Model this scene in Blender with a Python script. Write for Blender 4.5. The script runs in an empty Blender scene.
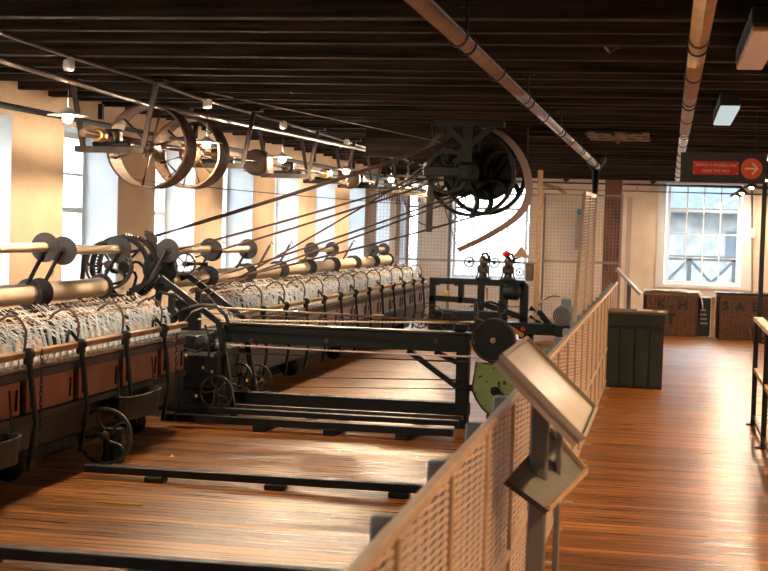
import bpy, math, random
from mathutils import Vector, Matrix
random.seed(7)
PI = math.pi
SC = bpy.context.scene
COL = SC.collection
# ------------------------------------------------------------------ camera
FPX, EYE, ROLL, YAW, PITCH = 1500.0, 1.6, 0.030, math.radians(10.69), math.radians(2.33)
ct, st, cp, sp = math.cos(YAW), math.sin(YAW), math.cos(PITCH), math.sin(PITCH)
FW = Vector((-st*cp, ct*cp, -sp)); RT0 = Vector((ct, st, 0)); UP0 = RT0.cross(FW)
RT = RT0*math.cos(ROLL) + UP0*math.sin(ROLL)
UPV = -RT0*math.sin(ROLL) + UP0*math.cos(ROLL)
EYEP = Vector((0, 0, EYE))

def at(px, py, Y=None, X=None, Z=None):
    """real-world point seen in the photograph's direction (px, py) at a chosen depth / side / height"""
    d = FW*FPX + RT*(px-384.0) + UPV*(285.5-py)
    t = Y/d.y if Y is not None else (X/d.x if X is not None else (Z-EYE)/d.z)
    return EYEP + d*t

cam_d = bpy.data.cameras.new('camera'); cam = bpy.data.objects.new('camera', cam_d); COL.objects.link(cam)
cam.matrix_world = Matrix(((RT.x, UPV.x, -FW.x, 0), (RT.y, UPV.y, -FW.y, 0), (RT.z, UPV.z, -FW.z, EYE), (0, 0, 0, 1)))
cam_d.sensor_width = 36; cam_d.lens = FPX*36/768
cam_d.clip_start = .1; cam_d.clip_end = 300
cam_d.dof.use_dof = True; cam_d.dof.focus_distance = 11.5; cam_d.dof.aperture_fstop = 6.5
SC.camera = cam

# ------------------------------------------------------------------ mesh builder
def V3(*a): return Vector(a)
def basis(d):
    d = d.normalized()
    h = Vector((0, 0, 1)) if abs(d.z) < .9 else Vector((1, 0, 0))
    a = d.cross(h).normalized(); b = a.cross(d).normalized()
    return a, b
AX = {'x': Vector((1, 0, 0)), 'y': Vector((0, 1, 0)), 'z': Vector((0, 0, 1))}

class MB:
    def __init__(s): s.v = []; s.f = []; s.sm = []; s.mi = []; s.cm = 0
    def add(s, vs, fs, smooth=False):
        o = len(s.v); s.v.extend([tuple(p) for p in vs])
        for f in fs: s.f.append(tuple(i+o for i in f)); s.sm.append(smooth); s.mi.append(s.cm)
        return s
    def box(s, x0, x1, y0, y1, z0, z1, b=0.0):
        if b > 0:
            return s.bbox(x0, x1, y0, y1, z0, z1, b)
        vs = [(x, y, z) for z in (z0, z1) for y in (y0, y1) for x in (x0, x1)]
        return s.add(vs, [(0, 2, 3, 1), (4, 5, 7, 6), (0, 1, 5, 4), (2, 6, 7, 3), (0, 4, 6, 2), (1, 3, 7, 5)])
    def bbox(s, x0, x1, y0, y1, z0, z1, b):
        # chamfered box
        c = ((x0+x1)/2, (y0+y1)/2, (z0+z1)/2); h = ((x1-x0)/2, (y1-y0)/2, (z1-z0)/2)
        b = min(b, min(h)*.9); vs = []; idx = {}
        for sx in (-1, 1):
            for sy in (-1, 1):
                for sz in (-1, 1):
                    for k in range(3):
                        p = [sx*h[0], sy*h[1], sz*h[2]]; q = list(p)
                        for j in range(3):
                            if j != k: q[j] = p[j] - math.copysign(b, p[j])
                        idx[(sx, sy, sz, k)] = len(vs); vs.append((c[0]+q[0], c[1]+q[1], c[2]+q[2]))
        fs = []
        for sg in (-1, 1):
            fs.append([idx[(sg, a, d, 0)] for a, d in ((-1, -1), (1, -1), (1, 1), (-1, 1))])
            fs.append([idx[(a, sg, d, 1)] for a, d in ((-1, -1), (1, -1), (1, 1), (-1, 1))])
            fs.append([idx[(a, d, sg, 2)] for a, d in ((-1, -1), (1, -1), (1, 1), (-1, 1))])
        for a in (-1, 1):
            for d in (-1, 1):
                fs.append([idx[(a, d, -1, 0)], idx[(a, d, 1, 0)], idx[(a, d, 1, 1)], idx[(a, d, -1, 1)]])
                fs.append([idx[(a, -1, d, 0)], idx[(a, 1, d, 0)], idx[(a, 1, d, 2)], idx[(a, -1, d, 2)]])
                fs.append([idx[(-1, a, d, 1)], idx[(1, a, d, 1)], idx[(1, a, d, 2)], idx[(-1, a, d, 2)]])
        for a in (-1, 1):
            for d in (-1, 1):
                for e in (-1, 1): fs.append([idx[(a, d, e, 0)], idx[(a, d, e, 1)], idx[(a, d, e, 2)]])
        return s.add(vs, fs)
    def bar(s, p0, p1, w, h, side=None):
        p0 = Vector(p0); p1 = Vector(p1); d = (p1-p0)
        if side is None: a, b = basis(d)
        else:
            a = Vector(side); a = (a - d*(a.dot(d)/d.length_squared)).normalized(); b = d.normalized().cross(a)
        vs = []
        for p in (p0, p1):
            for u, v in ((-1, -1), (1, -1), (1, 1), (-1, 1)): vs.append(p + a*(u*w/2) + b*(v*h/2))
        return s.add(vs, [(0, 1, 2, 3), (7, 6, 5, 4), (0, 4, 5, 1), (1, 5, 6, 2), (2, 6, 7, 3), (3, 7, 4, 0)])
    def tube(s, p0, p1, r, n=10, r2=None):
        return s.path([p0, p1], r, n, r2=r2)
    def path(s, pts, r, n=7, r2=None, closed=False):
        pts = [Vector(p) for p in pts]; m = len(pts); vs = []
        ref = None
        for i, p in enumerate(pts):
            if closed: t = pts[(i+1) % m]-pts[i-1]
            else: t = pts[min(i+1, m-1)]-pts[max(i-1, 0)]
            t.normalize()
            if ref is None: a, b = basis(t)
            else:
                a = (ref - t*ref.dot(t)).normalized(); b = t.cross(a)
            ref = a
            rr = r if r2 is None else r+(r2-r)*i/(m-1)
            for k in range(n):
                an = 2*PI*k/n; vs.append(p + a*(rr*math.cos(an)) + b*(rr*math.sin(an)))
        fs = []
        for i in range(m if closed else m-1):
            for k in range(n):
                j = (i+1) % m
                fs.append((i*n+k, i*n+(k+1) % n, j*n+(k+1) % n, j*n+k))
        s.add(vs, fs, True)
        if not closed:
            o = len(s.v)-m*n
            s.f.append(tuple(o+k for k in range(n))[::-1]); s.sm.append(False); s.mi.append(s.cm)
            s.f.append(tuple(o+(m-1)*n+k for k in range(n))); s.sm.append(False); s.mi.append(s.cm)
        return s
    def strap(s, pts, w, t, wdir):
        """flat band: width w along wdir, thickness t"""
        pts = [Vector(p) for p in pts]; m = len(pts); wd = Vector(wdir).normalized(); vs = []
        for i, p in enumerate(pts):
            tg = (pts[min(i+1, m-1)]-pts[max(i-1, 0)]).normalized()
            a = (wd - tg*wd.dot(tg)).normalized(); b = tg.cross(a)
            for u, v in ((-1, -1), (1, -1), (1, 1), (-1, 1)): vs.append(p + a*(u*w/2) + b*(v*t/2))
        fs = [(0, 1, 2, 3), tuple((m-1)*4+k for k in (3, 2, 1, 0))]
        for i in range(m-1):
            for k in range(4): fs.append((i*4+k, (i+1)*4+k, (i+1)*4+(k+1) % 4, i*4+(k+1) % 4))
        return s.add(vs, fs)
    def lathe(s, c, axis, prof, n=24, smooth=True):
        d = AX[axis] if isinstance(axis, str) else Vector(axis).normalized(); a, b = basis(d); c = Vector(c); vs = []
        for r, h in prof:
            for k in range(n):
                an = 2*PI*k/n; vs.append(c + d*h + a*(r*math.cos(an)) + b*(r*math.sin(an)))
        m = len(prof); fs = []
        for i in range(m-1):
            for k in range(n): fs.append((i*n+k, i*n+(k+1) % n, (i+1)*n+(k+1) % n, (i+1)*n+k))
        s.add(vs, fs, smooth); o = len(s.v)-m*n
        if prof[0][0] > 1e-5 and prof[0] != prof[-1]:
            s.f.append(tuple(o+k for k in range(n))); s.sm.append(False); s.mi.append(s.cm)
            s.f.append(tuple(o+(m-1)*n+k for k in range(n))); s.sm.append(False); s.mi.append(s.cm)
        return s
    def disc(s, c, axis, r, h, n=28):  # solid short cylinder
        b = min(h*.25, r*.1)
        return s.lathe(c, axis, [(r-b, -h/2), (r, -h/2+b), (r, h/2-b), (r-b, h/2)], n, False)
    def ring(s, c, axis, r0, r1, h, n=36):
        return s.lathe(c, axis, [(r0, -h/2), (r1, -h/2), (r1, h/2), (r0, h/2), (r0, -h/2)], n, False)
    def gear(s, c, axis, r, h, teeth, dep, r0):
        d = AX[axis]; a, b = basis(d); c = Vector(c); n = teeth*4; vs = []
        for side in (-h/2, h/2):
            for k in range(n):
                an = 2*PI*k/n; rr = r if (k % 4) in (0, 1) else r-dep
                vs.append(c + d*side + a*(rr*math.cos(an)) + b*(rr*math.sin(an)))
            for k in range(n):
                an = 2*PI*k/n; vs.append(c + d*side + a*(r0*math.cos(an)) + b*(r0*math.sin(an)))
        fs = []
        for k in range(n):
            j = (k+1) % n
            fs += [(k, j, n+j, n+k), (2*n+k, 3*n+k, 3*n+j, 2*n+j), (k, 2*n+k, 2*n+j, j), (n+k, n+j, 3*n+j, 3*n+k)]
        return s.add(vs, fs)
    def prism(s, poly, y0, y1):
        """polygon in x,z extruded along y"""
        n = len(poly); vs = [(x, y0, z) for x, z in poly]+[(x, y1, z) for x, z in poly]
        fs = [tuple(range(n)), tuple(range(2*n-1, n-1, -1))]
        for k in range(n): fs.append((k, n+k, n+(k+1) % n, (k+1) % n))
        return s.add(vs, fs)
    def quadslab(s, A, B, C_, D, t):
        A, B, C_, D = map(Vector, (A, B, C_, D)); nrm = (B-A).cross(D-A).normalized()*t
        vs = [A, B, C_, D, A-nrm, B-nrm, C_-nrm, D-nrm]
        return s.add(vs, [(0, 1, 2, 3), (7, 6, 5, 4), (0, 4, 5, 1), (1, 5, 6, 2), (2, 6, 7, 3), (3, 7, 4, 0)])
    def build(s, name, mats, parent=None, origin=None, label=None, cat=None, group=None, kind=None):
        if origin is None:
            if parent is not None: origin = parent_loc(parent)
            elif kind == 'structure': origin = Vector((0, 0, 0))
            else:
                xs = [p[0] for p in s.v]; ys = [p[1] for p in s.v]; zs = [p[2] for p in s.v]
                origin = Vector(((min(xs)+max(xs))/2, (min(ys)+max(ys))/2, min(zs)))
        origin = Vector(origin)
        me = bpy.data.meshes.new(name)
        me.from_pydata([(p[0]-origin.x, p[1]-origin.y, p[2]-origin.z) for p in s.v], [], s.f)
        if not isinstance(mats, (list, tuple)): mats = [mats]
        for m in mats: me.materials.append(m)
        me.polygons.foreach_set('use_smooth', s.sm); me.polygons.foreach_set('material_index', s.mi)
        me.validate(); me.update()
        import bmesh
        bm = bmesh.new(); bm.from_mesh(me); bmesh.ops.recalc_face_normals(bm, faces=bm.faces); bm.to_mesh(me); bm.free()
        o = bpy.data.objects.new(name, me); COL.objects.link(o)
        if parent is not None: o.parent = parent
        else: o.location = origin
        tag(o, label, cat, group, kind)
        return o

def parent_loc(p):
    l = Vector((0, 0, 0))
    while p is not None: l += Vector(p.location); p = p.parent
    return l
def tag(o, label=None, cat=None, group=None, kind=None):
    if label: o['label'] = label
    if cat: o['category'] = cat
    if group: o['group'] = group
    if kind: o['kind'] = kind
def thing(name, label, cat, loc=(0, 0, 0), group=None, rz=0):
    o = bpy.data.objects.new(name, None); COL.objects.link(o); o.empty_display_size = .1
    o.location = loc; o.rotation_euler = (0, 0, rz); tag(o, label, cat, group); return o
def dup(root, loc, label=None, rot=None, group=None):
    def cp_(o, par):
        c = o.copy(); COL.objects.link(c); c.parent = par
        for ch in list(o.children): cp_(ch, c)
        return c
    r = cp_(root, None); r.location = loc
    if rot is not None: r.rotation_euler = rot
    if label: r['label'] = label
    if group: r['group'] = group
    return r
def text(name, s, size, mat, parent, M, extrude=.001, fit=None):
    cu = bpy.data.curves.new(name, 'FONT'); cu.body = s; cu.size = size; cu.extrude = extrude
    cu.align_x = 'CENTER'; cu.align_y = 'CENTER'; cu.offset = size*.035 if name == 'letter' else 0
    tmp = bpy.data.objects.new(name, cu); COL.objects.link(tmp); bpy.context.view_layer.update()
    me = bpy.data.meshes.new_from_object(tmp.evaluated_get(bpy.context.evaluated_depsgraph_get())); bpy.data.objects.remove(tmp)
    if fit:
        w = max(v.co.x for v in me.vertices)-min(v.co.x for v in me.vertices); k = fit/w
        for v in me.vertices: v.co.x *= k
    me.materials.clear(); me.materials.append(mat)
    o = bpy.data.objects.new(name, me); COL.objects.link(o); o.parent = parent; o.matrix_local = M; return o

# ------------------------------------------------------------------ materials
def nt(m): m.use_nodes = True; return m.node_tree, m.node_tree.nodes, m.node_tree.links
def mat(name, c, rough=.5, metal=0, c2=None, scale=8, bump=0, bscale=None, stretch=None, rough2=None, detail=4, spec=.5, thr=(.35, .65)):
    m = bpy.data.materials.new(name); t, N, L = nt(m); B = N['Principled BSDF']
    B.inputs['Roughness'].default_value = rough; B.inputs['Metallic'].default_value = metal
    B.inputs['Specular IOR Level'].default_value = spec
    B.inputs['Base Color'].default_value = (*c, 1)
    if c2 or bump or rough2 is not None:
        tc = N.new('ShaderNodeTexCoord'); mp = N.new('ShaderNodeMapping'); L.new(tc.outputs['Object'], mp.inputs[0])
        if stretch: mp.inputs['Scale'].default_value = stretch
        nz = N.new('ShaderNodeTexNoise'); nz.inputs['Scale'].default_value = scale; nz.inputs['Detail'].default_value = detail
        L.new(mp.outputs[0], nz.inputs[0])
        if c2:
            r = N.new('ShaderNodeValToRGB'); r.color_ramp.elements[0].position = thr[0]; r.color_ramp.elements[1].position = thr[1]
            r.color_ramp.elements[0].color = (*c, 1); r.color_ramp.elements[1].color = (*c2, 1)
            L.new(nz.outputs[0], r.inputs[0]); L.new(r.outputs[0], B.inputs['Base Color'])
        if rough2 is not None:
            mr = N.new('ShaderNodeMapRange'); mr.inputs[1].default_value = .35; mr.inputs[2].default_value = .65
            mr.inputs[3].default_value = rough; mr.inputs[4].default_value = rough2
            L.new(nz.outputs[0], mr.inputs[0]); L.new(mr.outputs[0], B.inputs['Roughness'])
        if bump:
            n2 = N.new('ShaderNodeTexNoise'); n2.inputs['Scale'].default_value = bscale or scale*3; n2.inputs['Detail'].default_value = 4
            L.new(mp.outputs[0], n2.inputs[0]); bp = N.new('ShaderNodeBump'); bp.inputs['Strength'].default_value = bump
            bp.inputs['Distance'].default_value = .02; L.new(n2.outputs[0], bp.inputs['Height']); L.new(bp.outputs[0], B.inputs['Normal'])
    return m
def emit(name, c, s):
    m = bpy.data.materials.new(name); t, N, L = nt(m); N.remove(N['Principled BSDF'])
    e = N.new('ShaderNodeEmission'); e.inputs[0].default_value = (*c, 1); e.inputs[1].default_value = s
    L.new(e.outputs[0], N['Material Output'].inputs[0]); return m
def floor_mat():
    m = bpy.data.materials.new('floor_boards'); t, N, L = nt(m); B = N['Principled BSDF']
    B.inputs['Specular IOR Level'].default_value = .24
    tc = N.new('ShaderNodeTexCoord')
    br = N.new('ShaderNodeTexBrick'); m0 = N.new('ShaderNodeMapping'); m0.inputs['Location'].default_value = (10, 0, 0); L.new(tc.outputs['Object'], m0.inputs[0]); L.new(m0.outputs[0], br.inputs[0])
    br.inputs['Scale'].default_value = 1; br.inputs['Brick Width'].default_value = 40; br.inputs['Row Height'].default_value = .085
    br.inputs['Mortar Size'].default_value = .0065; br.inputs['Mortar Smooth'].default_value = .1; br.offset = .37; br.offset_frequency = 3
    br.inputs['Color1'].default_value = (0, 0, 0, 1); br.inputs['Color2'].default_value = (1, 1, 1, 1); br.inputs['Mortar'].default_value = (.5, .5, .5, 1)
    mp = N.new('ShaderNodeMapping'); mp.inputs['Scale'].default_value = (1.1, 44, 1); L.new(tc.outputs['Object'], mp.inputs[0])
    g = N.new('ShaderNodeTexNoise'); g.inputs['Scale'].default_value = 1.6; g.inputs['Detail'].default_value = 6; L.new(mp.outputs[0], g.inputs[0])
    big = N.new('ShaderNodeTexNoise'); big.inputs['Scale'].default_value = .8; big.inputs['Detail'].default_value = 3; L.new(tc.outputs['Object'], big.inputs[0])
    # wide worn path: lighter, paler
    a = N.new('ShaderNodeMath'); a.operation = 'MULTIPLY_ADD'; a.inputs[1].default_value = .22; L.new(br.outputs['Color'], a.inputs[0])
    b = N.new('ShaderNodeMath'); b.operation = 'MULTIPLY'; b.inputs[1].default_value = 1.0; L.new(g.outputs[0], b.inputs[0]); L.new(b.outputs[0], a.inputs[2])
    c = N.new('ShaderNodeMath'); c.operation = 'MULTIPLY_ADD'; c.inputs[1].default_value = .35; L.new(big.outputs[0], c.inputs[0]); L.new(a.outputs[0], c.inputs[2])
    r = N.new('ShaderNodeValToRGB'); e = r.color_ramp.elements
    e[0].position = .52; e[0].color = (.014, .0045, .0015, 1); e[1].position = .96; e[1].color = (.50, .205, .050, 1)
    x = r.color_ramp.elements.new(.72); x.color = (.175, .060, .0125, 1)
    L.new(c.outputs[0], r.inputs[0])
    mx = N.new('ShaderNodeMix'); mx.data_type = 'RGBA'; L.new(br.outputs['Fac'], mx.inputs[0]); L.new(r.outputs[0], mx.inputs[6]); mx.inputs[7].default_value = (.012, .006, .003, 1)
    L.new(mx.outputs[2], B.inputs['Base Color'])
    mr = N.new('ShaderNodeMapRange'); mr.inputs[1].default_value = .35; mr.inputs[2].default_value = .7; mr.inputs[3].default_value = .25; mr.inputs[4].default_value = .46
    L.new(g.outputs[0], mr.inputs[0]); L.new(mr.outputs[0], B.inputs['Roughness'])
    bp = N.new('ShaderNodeBump'); bp.inputs['Strength'].default_value = .5; bp.inputs['Distance'].default_value = .004
    h = N.new('ShaderNodeMath'); h.operation = 'MULTIPLY_ADD'; h.inputs[1].default_value = -1.5; L.new(br.outputs['Fac'], h.inputs[0]); L.new(c.outputs[0], h.inputs[2])
    L.new(h.outputs[0], bp.inputs['Height']); L.new(bp.outputs[0], B.inputs['Normal'])
    return m
def glass_mat():
    m = bpy.data.materials.new('window_glass'); t, N, L = nt(m); N.remove(N['Principled BSDF'])
    tr = N.new('ShaderNodeBsdfTransparent'); tr.inputs[0].default_value = (.97, .99, 1, 1)
    gl = N.new('ShaderNodeBsdfGlossy'); gl.inputs['Roughness'].default_value = .02; mx = N.new('ShaderNodeMixShader'); mx.inputs[0].default_value = .05
    L.new(tr.outputs[0], mx.inputs[1]); L.new(gl.outputs[0], mx.inputs[2]); L.new(mx.outputs[0], N['Material Output'].inputs[0]); return m

M = {}
M['floor'] = floor_mat(); M['glass'] = glass_mat()
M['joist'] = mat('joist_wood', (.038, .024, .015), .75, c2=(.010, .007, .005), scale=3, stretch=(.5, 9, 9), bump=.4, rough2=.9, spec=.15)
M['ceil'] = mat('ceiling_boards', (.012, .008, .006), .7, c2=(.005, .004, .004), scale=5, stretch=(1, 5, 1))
M['pier'] = mat('cream_plaster', (.74, .54, .37), .85, c2=(.82, .63, .46), scale=2.5, bump=.25, bscale=9)
M['reveal'] = mat('white_limewash', (.62, .65, .68), .8, c2=(.54, .57, .60), scale=3, bump=.5, bscale=12)
M['backwall'] = mat('stained_plaster', (.70, .55, .42), .85, c2=(.80, .69, .57), scale=1.8, bump=.2, bscale=10, detail=8)
M['white'] = mat('white_paint', (.8, .8, .78), .5)
M['iron'] = mat('black_iron', (.0035, .0055, .0065), .40, 0, c2=(.008, .009, .009), scale=12, rough2=.6, spec=.25)
M['ironb'] = mat('worn_iron', (.018, .016, .015), .33, .5, c2=(.06, .042, .03), scale=14, rough2=.55)
M['steel'] = mat('bright_steel', (.45, .38, .30), .28, .9, c2=(.25, .2, .15), scale=10, rough2=.45)
M['belt'] = mat('leather_belt', (.12, .075, .055), .5, c2=(.07, .042, .03), scale=8)
M['strap'] = mat('pale_strap', (.66, .56, .53), .4, c2=(.48, .39, .37), scale=10, stretch=(1, 20, 1))
M['pulley'] = mat('rusty_pulley', (.13, .068, .04), .40, .3, c2=(.06, .036, .024), scale=7, rough2=.6)
M['pipe'] = mat('galvanised_pipe', (.50, .46, .40), .30, .6, c2=(.40, .36, .31), scale=6, rough2=.42)
M['dkpipe'] = mat('dark_pipe', (.03, .025, .022), .45, .4)
M['brnpipe'] = mat('brown_conduit', (.16, .085, .045), .4, .5, c2=(.09, .05, .03), scale=9)
M['yarn'] = mat('cream_yarn', (.90, .78, .60), .9, c2=(.82, .68, .50), scale=60, stretch=(1, 3, 1), bump=.5, bscale=160)
M['bluecop'] = mat('pale_blue_yarn', (.70, .78, .84), .85, c2=(.45, .56, .66), scale=30)
M['whitecop'] = mat('white_yarn', (.82, .80, .76), .9)
M['thread'] = mat('white_thread', (.92, .92, .92), .8)
M['railwood'] = mat('pale_rail_wood', (.46, .28, .14), .45, c2=(.30, .17, .08), scale=5, stretch=(6, 1, 6), rough2=.6)
M['panel'] = mat('red_brown_panel', (.21, .068, .030), .32, c2=(.36, .16, .085), scale=5, rough2=.5, bump=.15, bscale=6)
M['dkwood'] = mat('dark_oiled_wood', (.016, .010, .007), .45, c2=(.012, .008, .006), scale=6, stretch=(1, 6, 6))
M['midwood'] = mat('timber_post', (.20, .068, .026), .6, c2=(.055, .024, .014), scale=2.2, stretch=(3, 3, .8), bump=.3)
M['brass'] = mat('brass', (.55, .33, .10), .3, .9)
M['disc'] = mat('brown_flange', (.036, .028, .028), .45, 0, c2=(.016, .014, .015), scale=9)
M['fpost'] = mat('grey_painted_post', (.20, .23, .25), .5)
M['frail'] = mat('fence_rail_steel', (.46, .34, .25), .45, .2, c2=(.38, .28, .21), scale=10)
M['fmesh'] = mat('expanded_mesh', (.50, .39, .34), .5, .1)
M['wire'] = mat('grey_wire', (.26, .22, .20), .5, .3)
M['board'] = mat('sign_board_face', (.62, .57, .52), .35, c2=(.48, .43, .37), scale=3)
M['bezel'] = mat('grey_aluminium', (.30, .27, .245), .4, .2)
M['lect'] = mat('lectern_grey', (.11, .115, .125), .5, .1)
M['green'] = mat('chipped_green_paint', (.22, .29, .10), .45, c2=(.16, .23, .08), scale=6)
def chip(m):
    t, N, L = nt(m); B = N['Principled BSDF']; src = B.inputs['Base Color'].links[0].from_socket
    n = N.new('ShaderNodeTexNoise'); n.inputs['Scale'].default_value = 22; n.inputs['Detail'].default_value = 5
    tc = N.new('ShaderNodeTexCoord'); L.new(tc.outputs['Object'], n.inputs[0])
    r = N.new('ShaderNodeValToRGB'); r.color_ramp.elements[0].position = .62; r.color_ramp.elements[1].position = .64
    L.new(n.outputs[0], r.inputs[0]); mx = N.new('ShaderNodeMix'); mx.data_type = 'RGBA'
    L.new(r.outputs[0], mx.inputs[0]); L.new(src, mx.inputs[6]); mx.inputs[7].default_value = (.02, .018, .015, 1); L.new(mx.outputs[2], B.inputs['Base Color'])
chip(M['green'])
M['cab'] = mat('dark_green_cabinet', (.005, .019, .019), .5, c2=(.009, .026, .026), scale=3)
M['cabtop'] = mat('cabinet_top', (.10, .09, .05), .4)
M['wicker'] = mat('wicker', (.22, .105, .045), .6, c2=(.10, .048, .022), scale=30, bump=.5)
M['black'] = mat('black_letter_paint', (.008, .006, .005), .7)
M['cloth'] = mat('white_cloth', (.80, .78, .74), .9, bump=.3, scale=6)
M['paper'] = mat('paper', (.8, .78, .72), .8)
M['red'] = mat('red_sign', (.50, .030, .015), .4)
M['signbk'] = mat('sign_backing', (.020, .022, .022), .5)
M['cream'] = mat('cream_lettering', (.80, .55, .36), .5)
M['plastic'] = mat('white_plastic', (.75, .74, .72), .4)
M['tin'] = mat('waste_tin', (.034, .028, .020), .45, .2, c2=(.016, .013, .010), scale=8)
M['motor'] = mat('grey_motor', (.16, .19, .20), .4, .3)
M['yellow'] = mat('yellow_paint', (.65, .38, .04), .5)
M['redknob'] = mat('red_knob', (.55, .02, .02), .35)
M['bluebox'] = mat('blue_box', (.04, .22, .35), .5)
M['bulb'] = emit('warm_bulb', (1, .76, .50), 2600)
M['bulbr'] = emit('warm_bulb_right', (1, .62, .30), 4000)
M['bulbv'] = emit('warm_bulb_far', (1, .76, .53), 2300)
M['tube'] = emit('fixture_diffuser', (.75, .85, .85), .55)
M['tubeoff'] = mat('unlit_diffuser', (.42, .24, .12), .35)
M['slate'] = mat('slate_roof', (.05, .075, .10), .7, c2=(.075, .10, .125), scale=6)
M['stone'] = mat('pale_stone', (.27, .28, .28), .9, c2=(.15, .165, .17), scale=3)
M['ground'] = mat('yard', (.2, .21, .2), .9)
M['extwood'] = mat('grey_timber', (.035, .05, .06), .7)

# ------------------------------------------------------------------ the setting
XL, XR, YB, YN, ZC, ZJ = -4.9, 1.85, 27.0, -1.5, 2.80, 2.55
MB().box(XL-.4, XR+.3, YN-.3, YB+.4, -.08, 0).build('floor', M['floor'], kind='structure')
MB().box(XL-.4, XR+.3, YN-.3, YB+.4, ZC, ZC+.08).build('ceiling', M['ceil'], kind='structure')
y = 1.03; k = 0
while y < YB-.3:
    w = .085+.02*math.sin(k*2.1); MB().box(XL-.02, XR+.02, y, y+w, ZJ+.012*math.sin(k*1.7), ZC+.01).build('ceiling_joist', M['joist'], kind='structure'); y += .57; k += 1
# left wall with window openings
T = .37
OPN = [(12.25+2.24*k-.63, 12.25+2.24*k+.63) for k in range(-5, 7)]
SILL, HEAD = .95, 2.34
def wall_open_x(x0, x1, openings, y0, y1, name, inner_x, outer_x):
    w = MB(); s = .04
    edges = [y0]+[e for o in openings for e in o]+[y1]
    for i in range(0, len(edges), 2):
        w.box(x0, x1, edges[i], edges[i+1], 0, ZC)
    for a, b in openings:
        w.box(x0, x1, a, b, 0, SILL); w.box(x0, x1, a, b, HEAD, ZC)
    return w
wl = wall_open_x(XL-T, XL, OPN, YN, YB+.4, 'wall_left', XL, XL-T).build('wall_left', M['pier'], kind='structure')
def lining(a, b, inner, outer, z0, z1, axis):
    """white-washed splayed lining of a window opening, 12 mm thick"""
    m = MB(); e = .012; g = .035
    def P(u, d, z): return (d, u, z) if axis == 'x' else (u, d, z)
    q = lambda *pts: m.add(pts, [tuple(range(8))[0:4], (4, 5, 6, 7), (0, 4, 5, 1), (1, 5, 6, 2), (2, 6, 7, 3), (3, 7, 4, 0)])
    for u0, sg in ((a, 1), (b, -1)):
        q(P(u0, inner, z0), P(u0+sg*g, outer, z0), P(u0+sg*g, outer, z1), P(u0, inner, z1),
          P(u0+sg*e, inner, z0), P(u0+sg*(g+e), outer, z0), P(u0+sg*(g+e), outer, z1), P(u0+sg*e, inner, z1))
    q(P(a, inner, z0), P(b, inner, z0), P(b, outer, z0), P(a, outer, z0), P(a, inner, z0+e), P(b, inner, z0+e), P(b, outer, z0+e), P(a, outer, z0+e))
    q(P(a, inner, z1), P(b, inner, z1), P(b, outer, z1), P(a, outer, z1), P(a, inner, z1-e), P(b, inner, z1-e), P(b, outer, z1-e), P(a, outer, z1-e))
    return m
def sash(parent, a, b, z0, z1, d, axis, cols, rows, thick=None, fr=.05, bar=.022):
    m = MB()
    def bx(u0, u1, za, zb, dd=.04):
        if axis == 'x': m.box(d-dd/2, d+dd/2, u0, u1, za, zb)
        else: m.box(u0, u1, d-dd/2, d+dd/2, za, zb)
    bx(a, a+fr, z0, z1); bx(b-fr, b, z0, z1); bx(a+fr, b-fr, z0, z0+fr); bx(a+fr, b-fr, z1-fr, z1)
    for i in range(1, cols): u = a+fr+(b-a-2*fr)*i/cols; bx(u-bar/2, u+bar/2, z0+fr, z1-fr, .03)
    for i in range(1, rows):
        z = z0+fr+(z1-z0-2*fr)*i/rows; h = .045 if thick == i else bar; bx(a+fr, b-fr, z-h/2, z+h/2, .05 if thick == i else .028)
    m.build('window_frame', M['white'], parent)
    g = MB()
    if axis == 'x': g.box(d-.003, d+.003, a+fr, b-fr, z0+fr, z1-fr)
    else: g.box(a+fr, b-fr, d-.003, d+.003, z0+fr, z1-fr)
    g.build('pane', M['glass'], parent)
wn = 0
def portal(loc, rot, w, h):
    L = bpy.data.lights.new('window_daylight', 'AREA'); L.shape = 'RECTANGLE'; L.size = w; L.size_y = h; L.cycles.is_portal = True
    o = bpy.data.objects.new('window_daylight', L); COL.objects.link(o); o.location = loc; o.rotation_euler = rot
for a, b in OPN:
    wn += 1
    r = thing('window_%d' % wn, None, None, (XL-T+.03, (a+b)/2, SILL)); r['kind'] = 'structure'
    lining(a, b, XL+.002, XL-T, SILL, HEAD, 'x').build('window_reveal', M['reveal'], r)
    sash(r, a+.05, b-.05, SILL+.014, HEAD-.014, XL-T+.05, 'x', 2, 4, thick=2)
    portal((XL-T-.02, (a+b)/2, (SILL+HEAD)/2), (0, -PI/2, 0), HEAD-SILL, b-a)
# back wall
BW = [(-4.84, -4.45, .66, 2.42), (-3.93, -2.47, .66, 2.42), (-.09, 1.28, .69, 2.49)]
w = MB(); xs = [XL-.4]+[e for q in BW for e in q[:2]]+[XR+.3]
for i in (0, 2, 4, 6): w.box(xs[i], xs[i+1], YB, YB+.4, 0, ZC)
for a, b, z0, z1 in BW: w.box(a, b, YB, YB+.4, 0, z0); w.box(a, b, YB, YB+.4, z1, ZC)
w.build('wall_back', M['backwall'], kind='structure')
for a, b, z0, z1 in BW:
    wn += 1
    r = thing('window_%d' % wn, None, None, ((a+b)/2, YB+.3, z0)); r['kind'] = 'structure'
    lining(a, b, YB-.002, YB+.4, z0, z1, 'y').build('window_reveal', M['reveal'], r)
    sash(r, a+.05, b-.05, z0+.014, z1-.014, YB+.25, 'y', 4 if b-a > 1 else 1, 4, thick=3)
    portal(((a+b)/2, YB+.43, (z0+z1)/2), (PI/2, 0, PI), b-a, z1-z0)
    MB().box(a-.06, b+.06, YB-.05, YB+.02, z0-.05, z0+.004).build('window_sill', M['white'], r)
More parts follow.
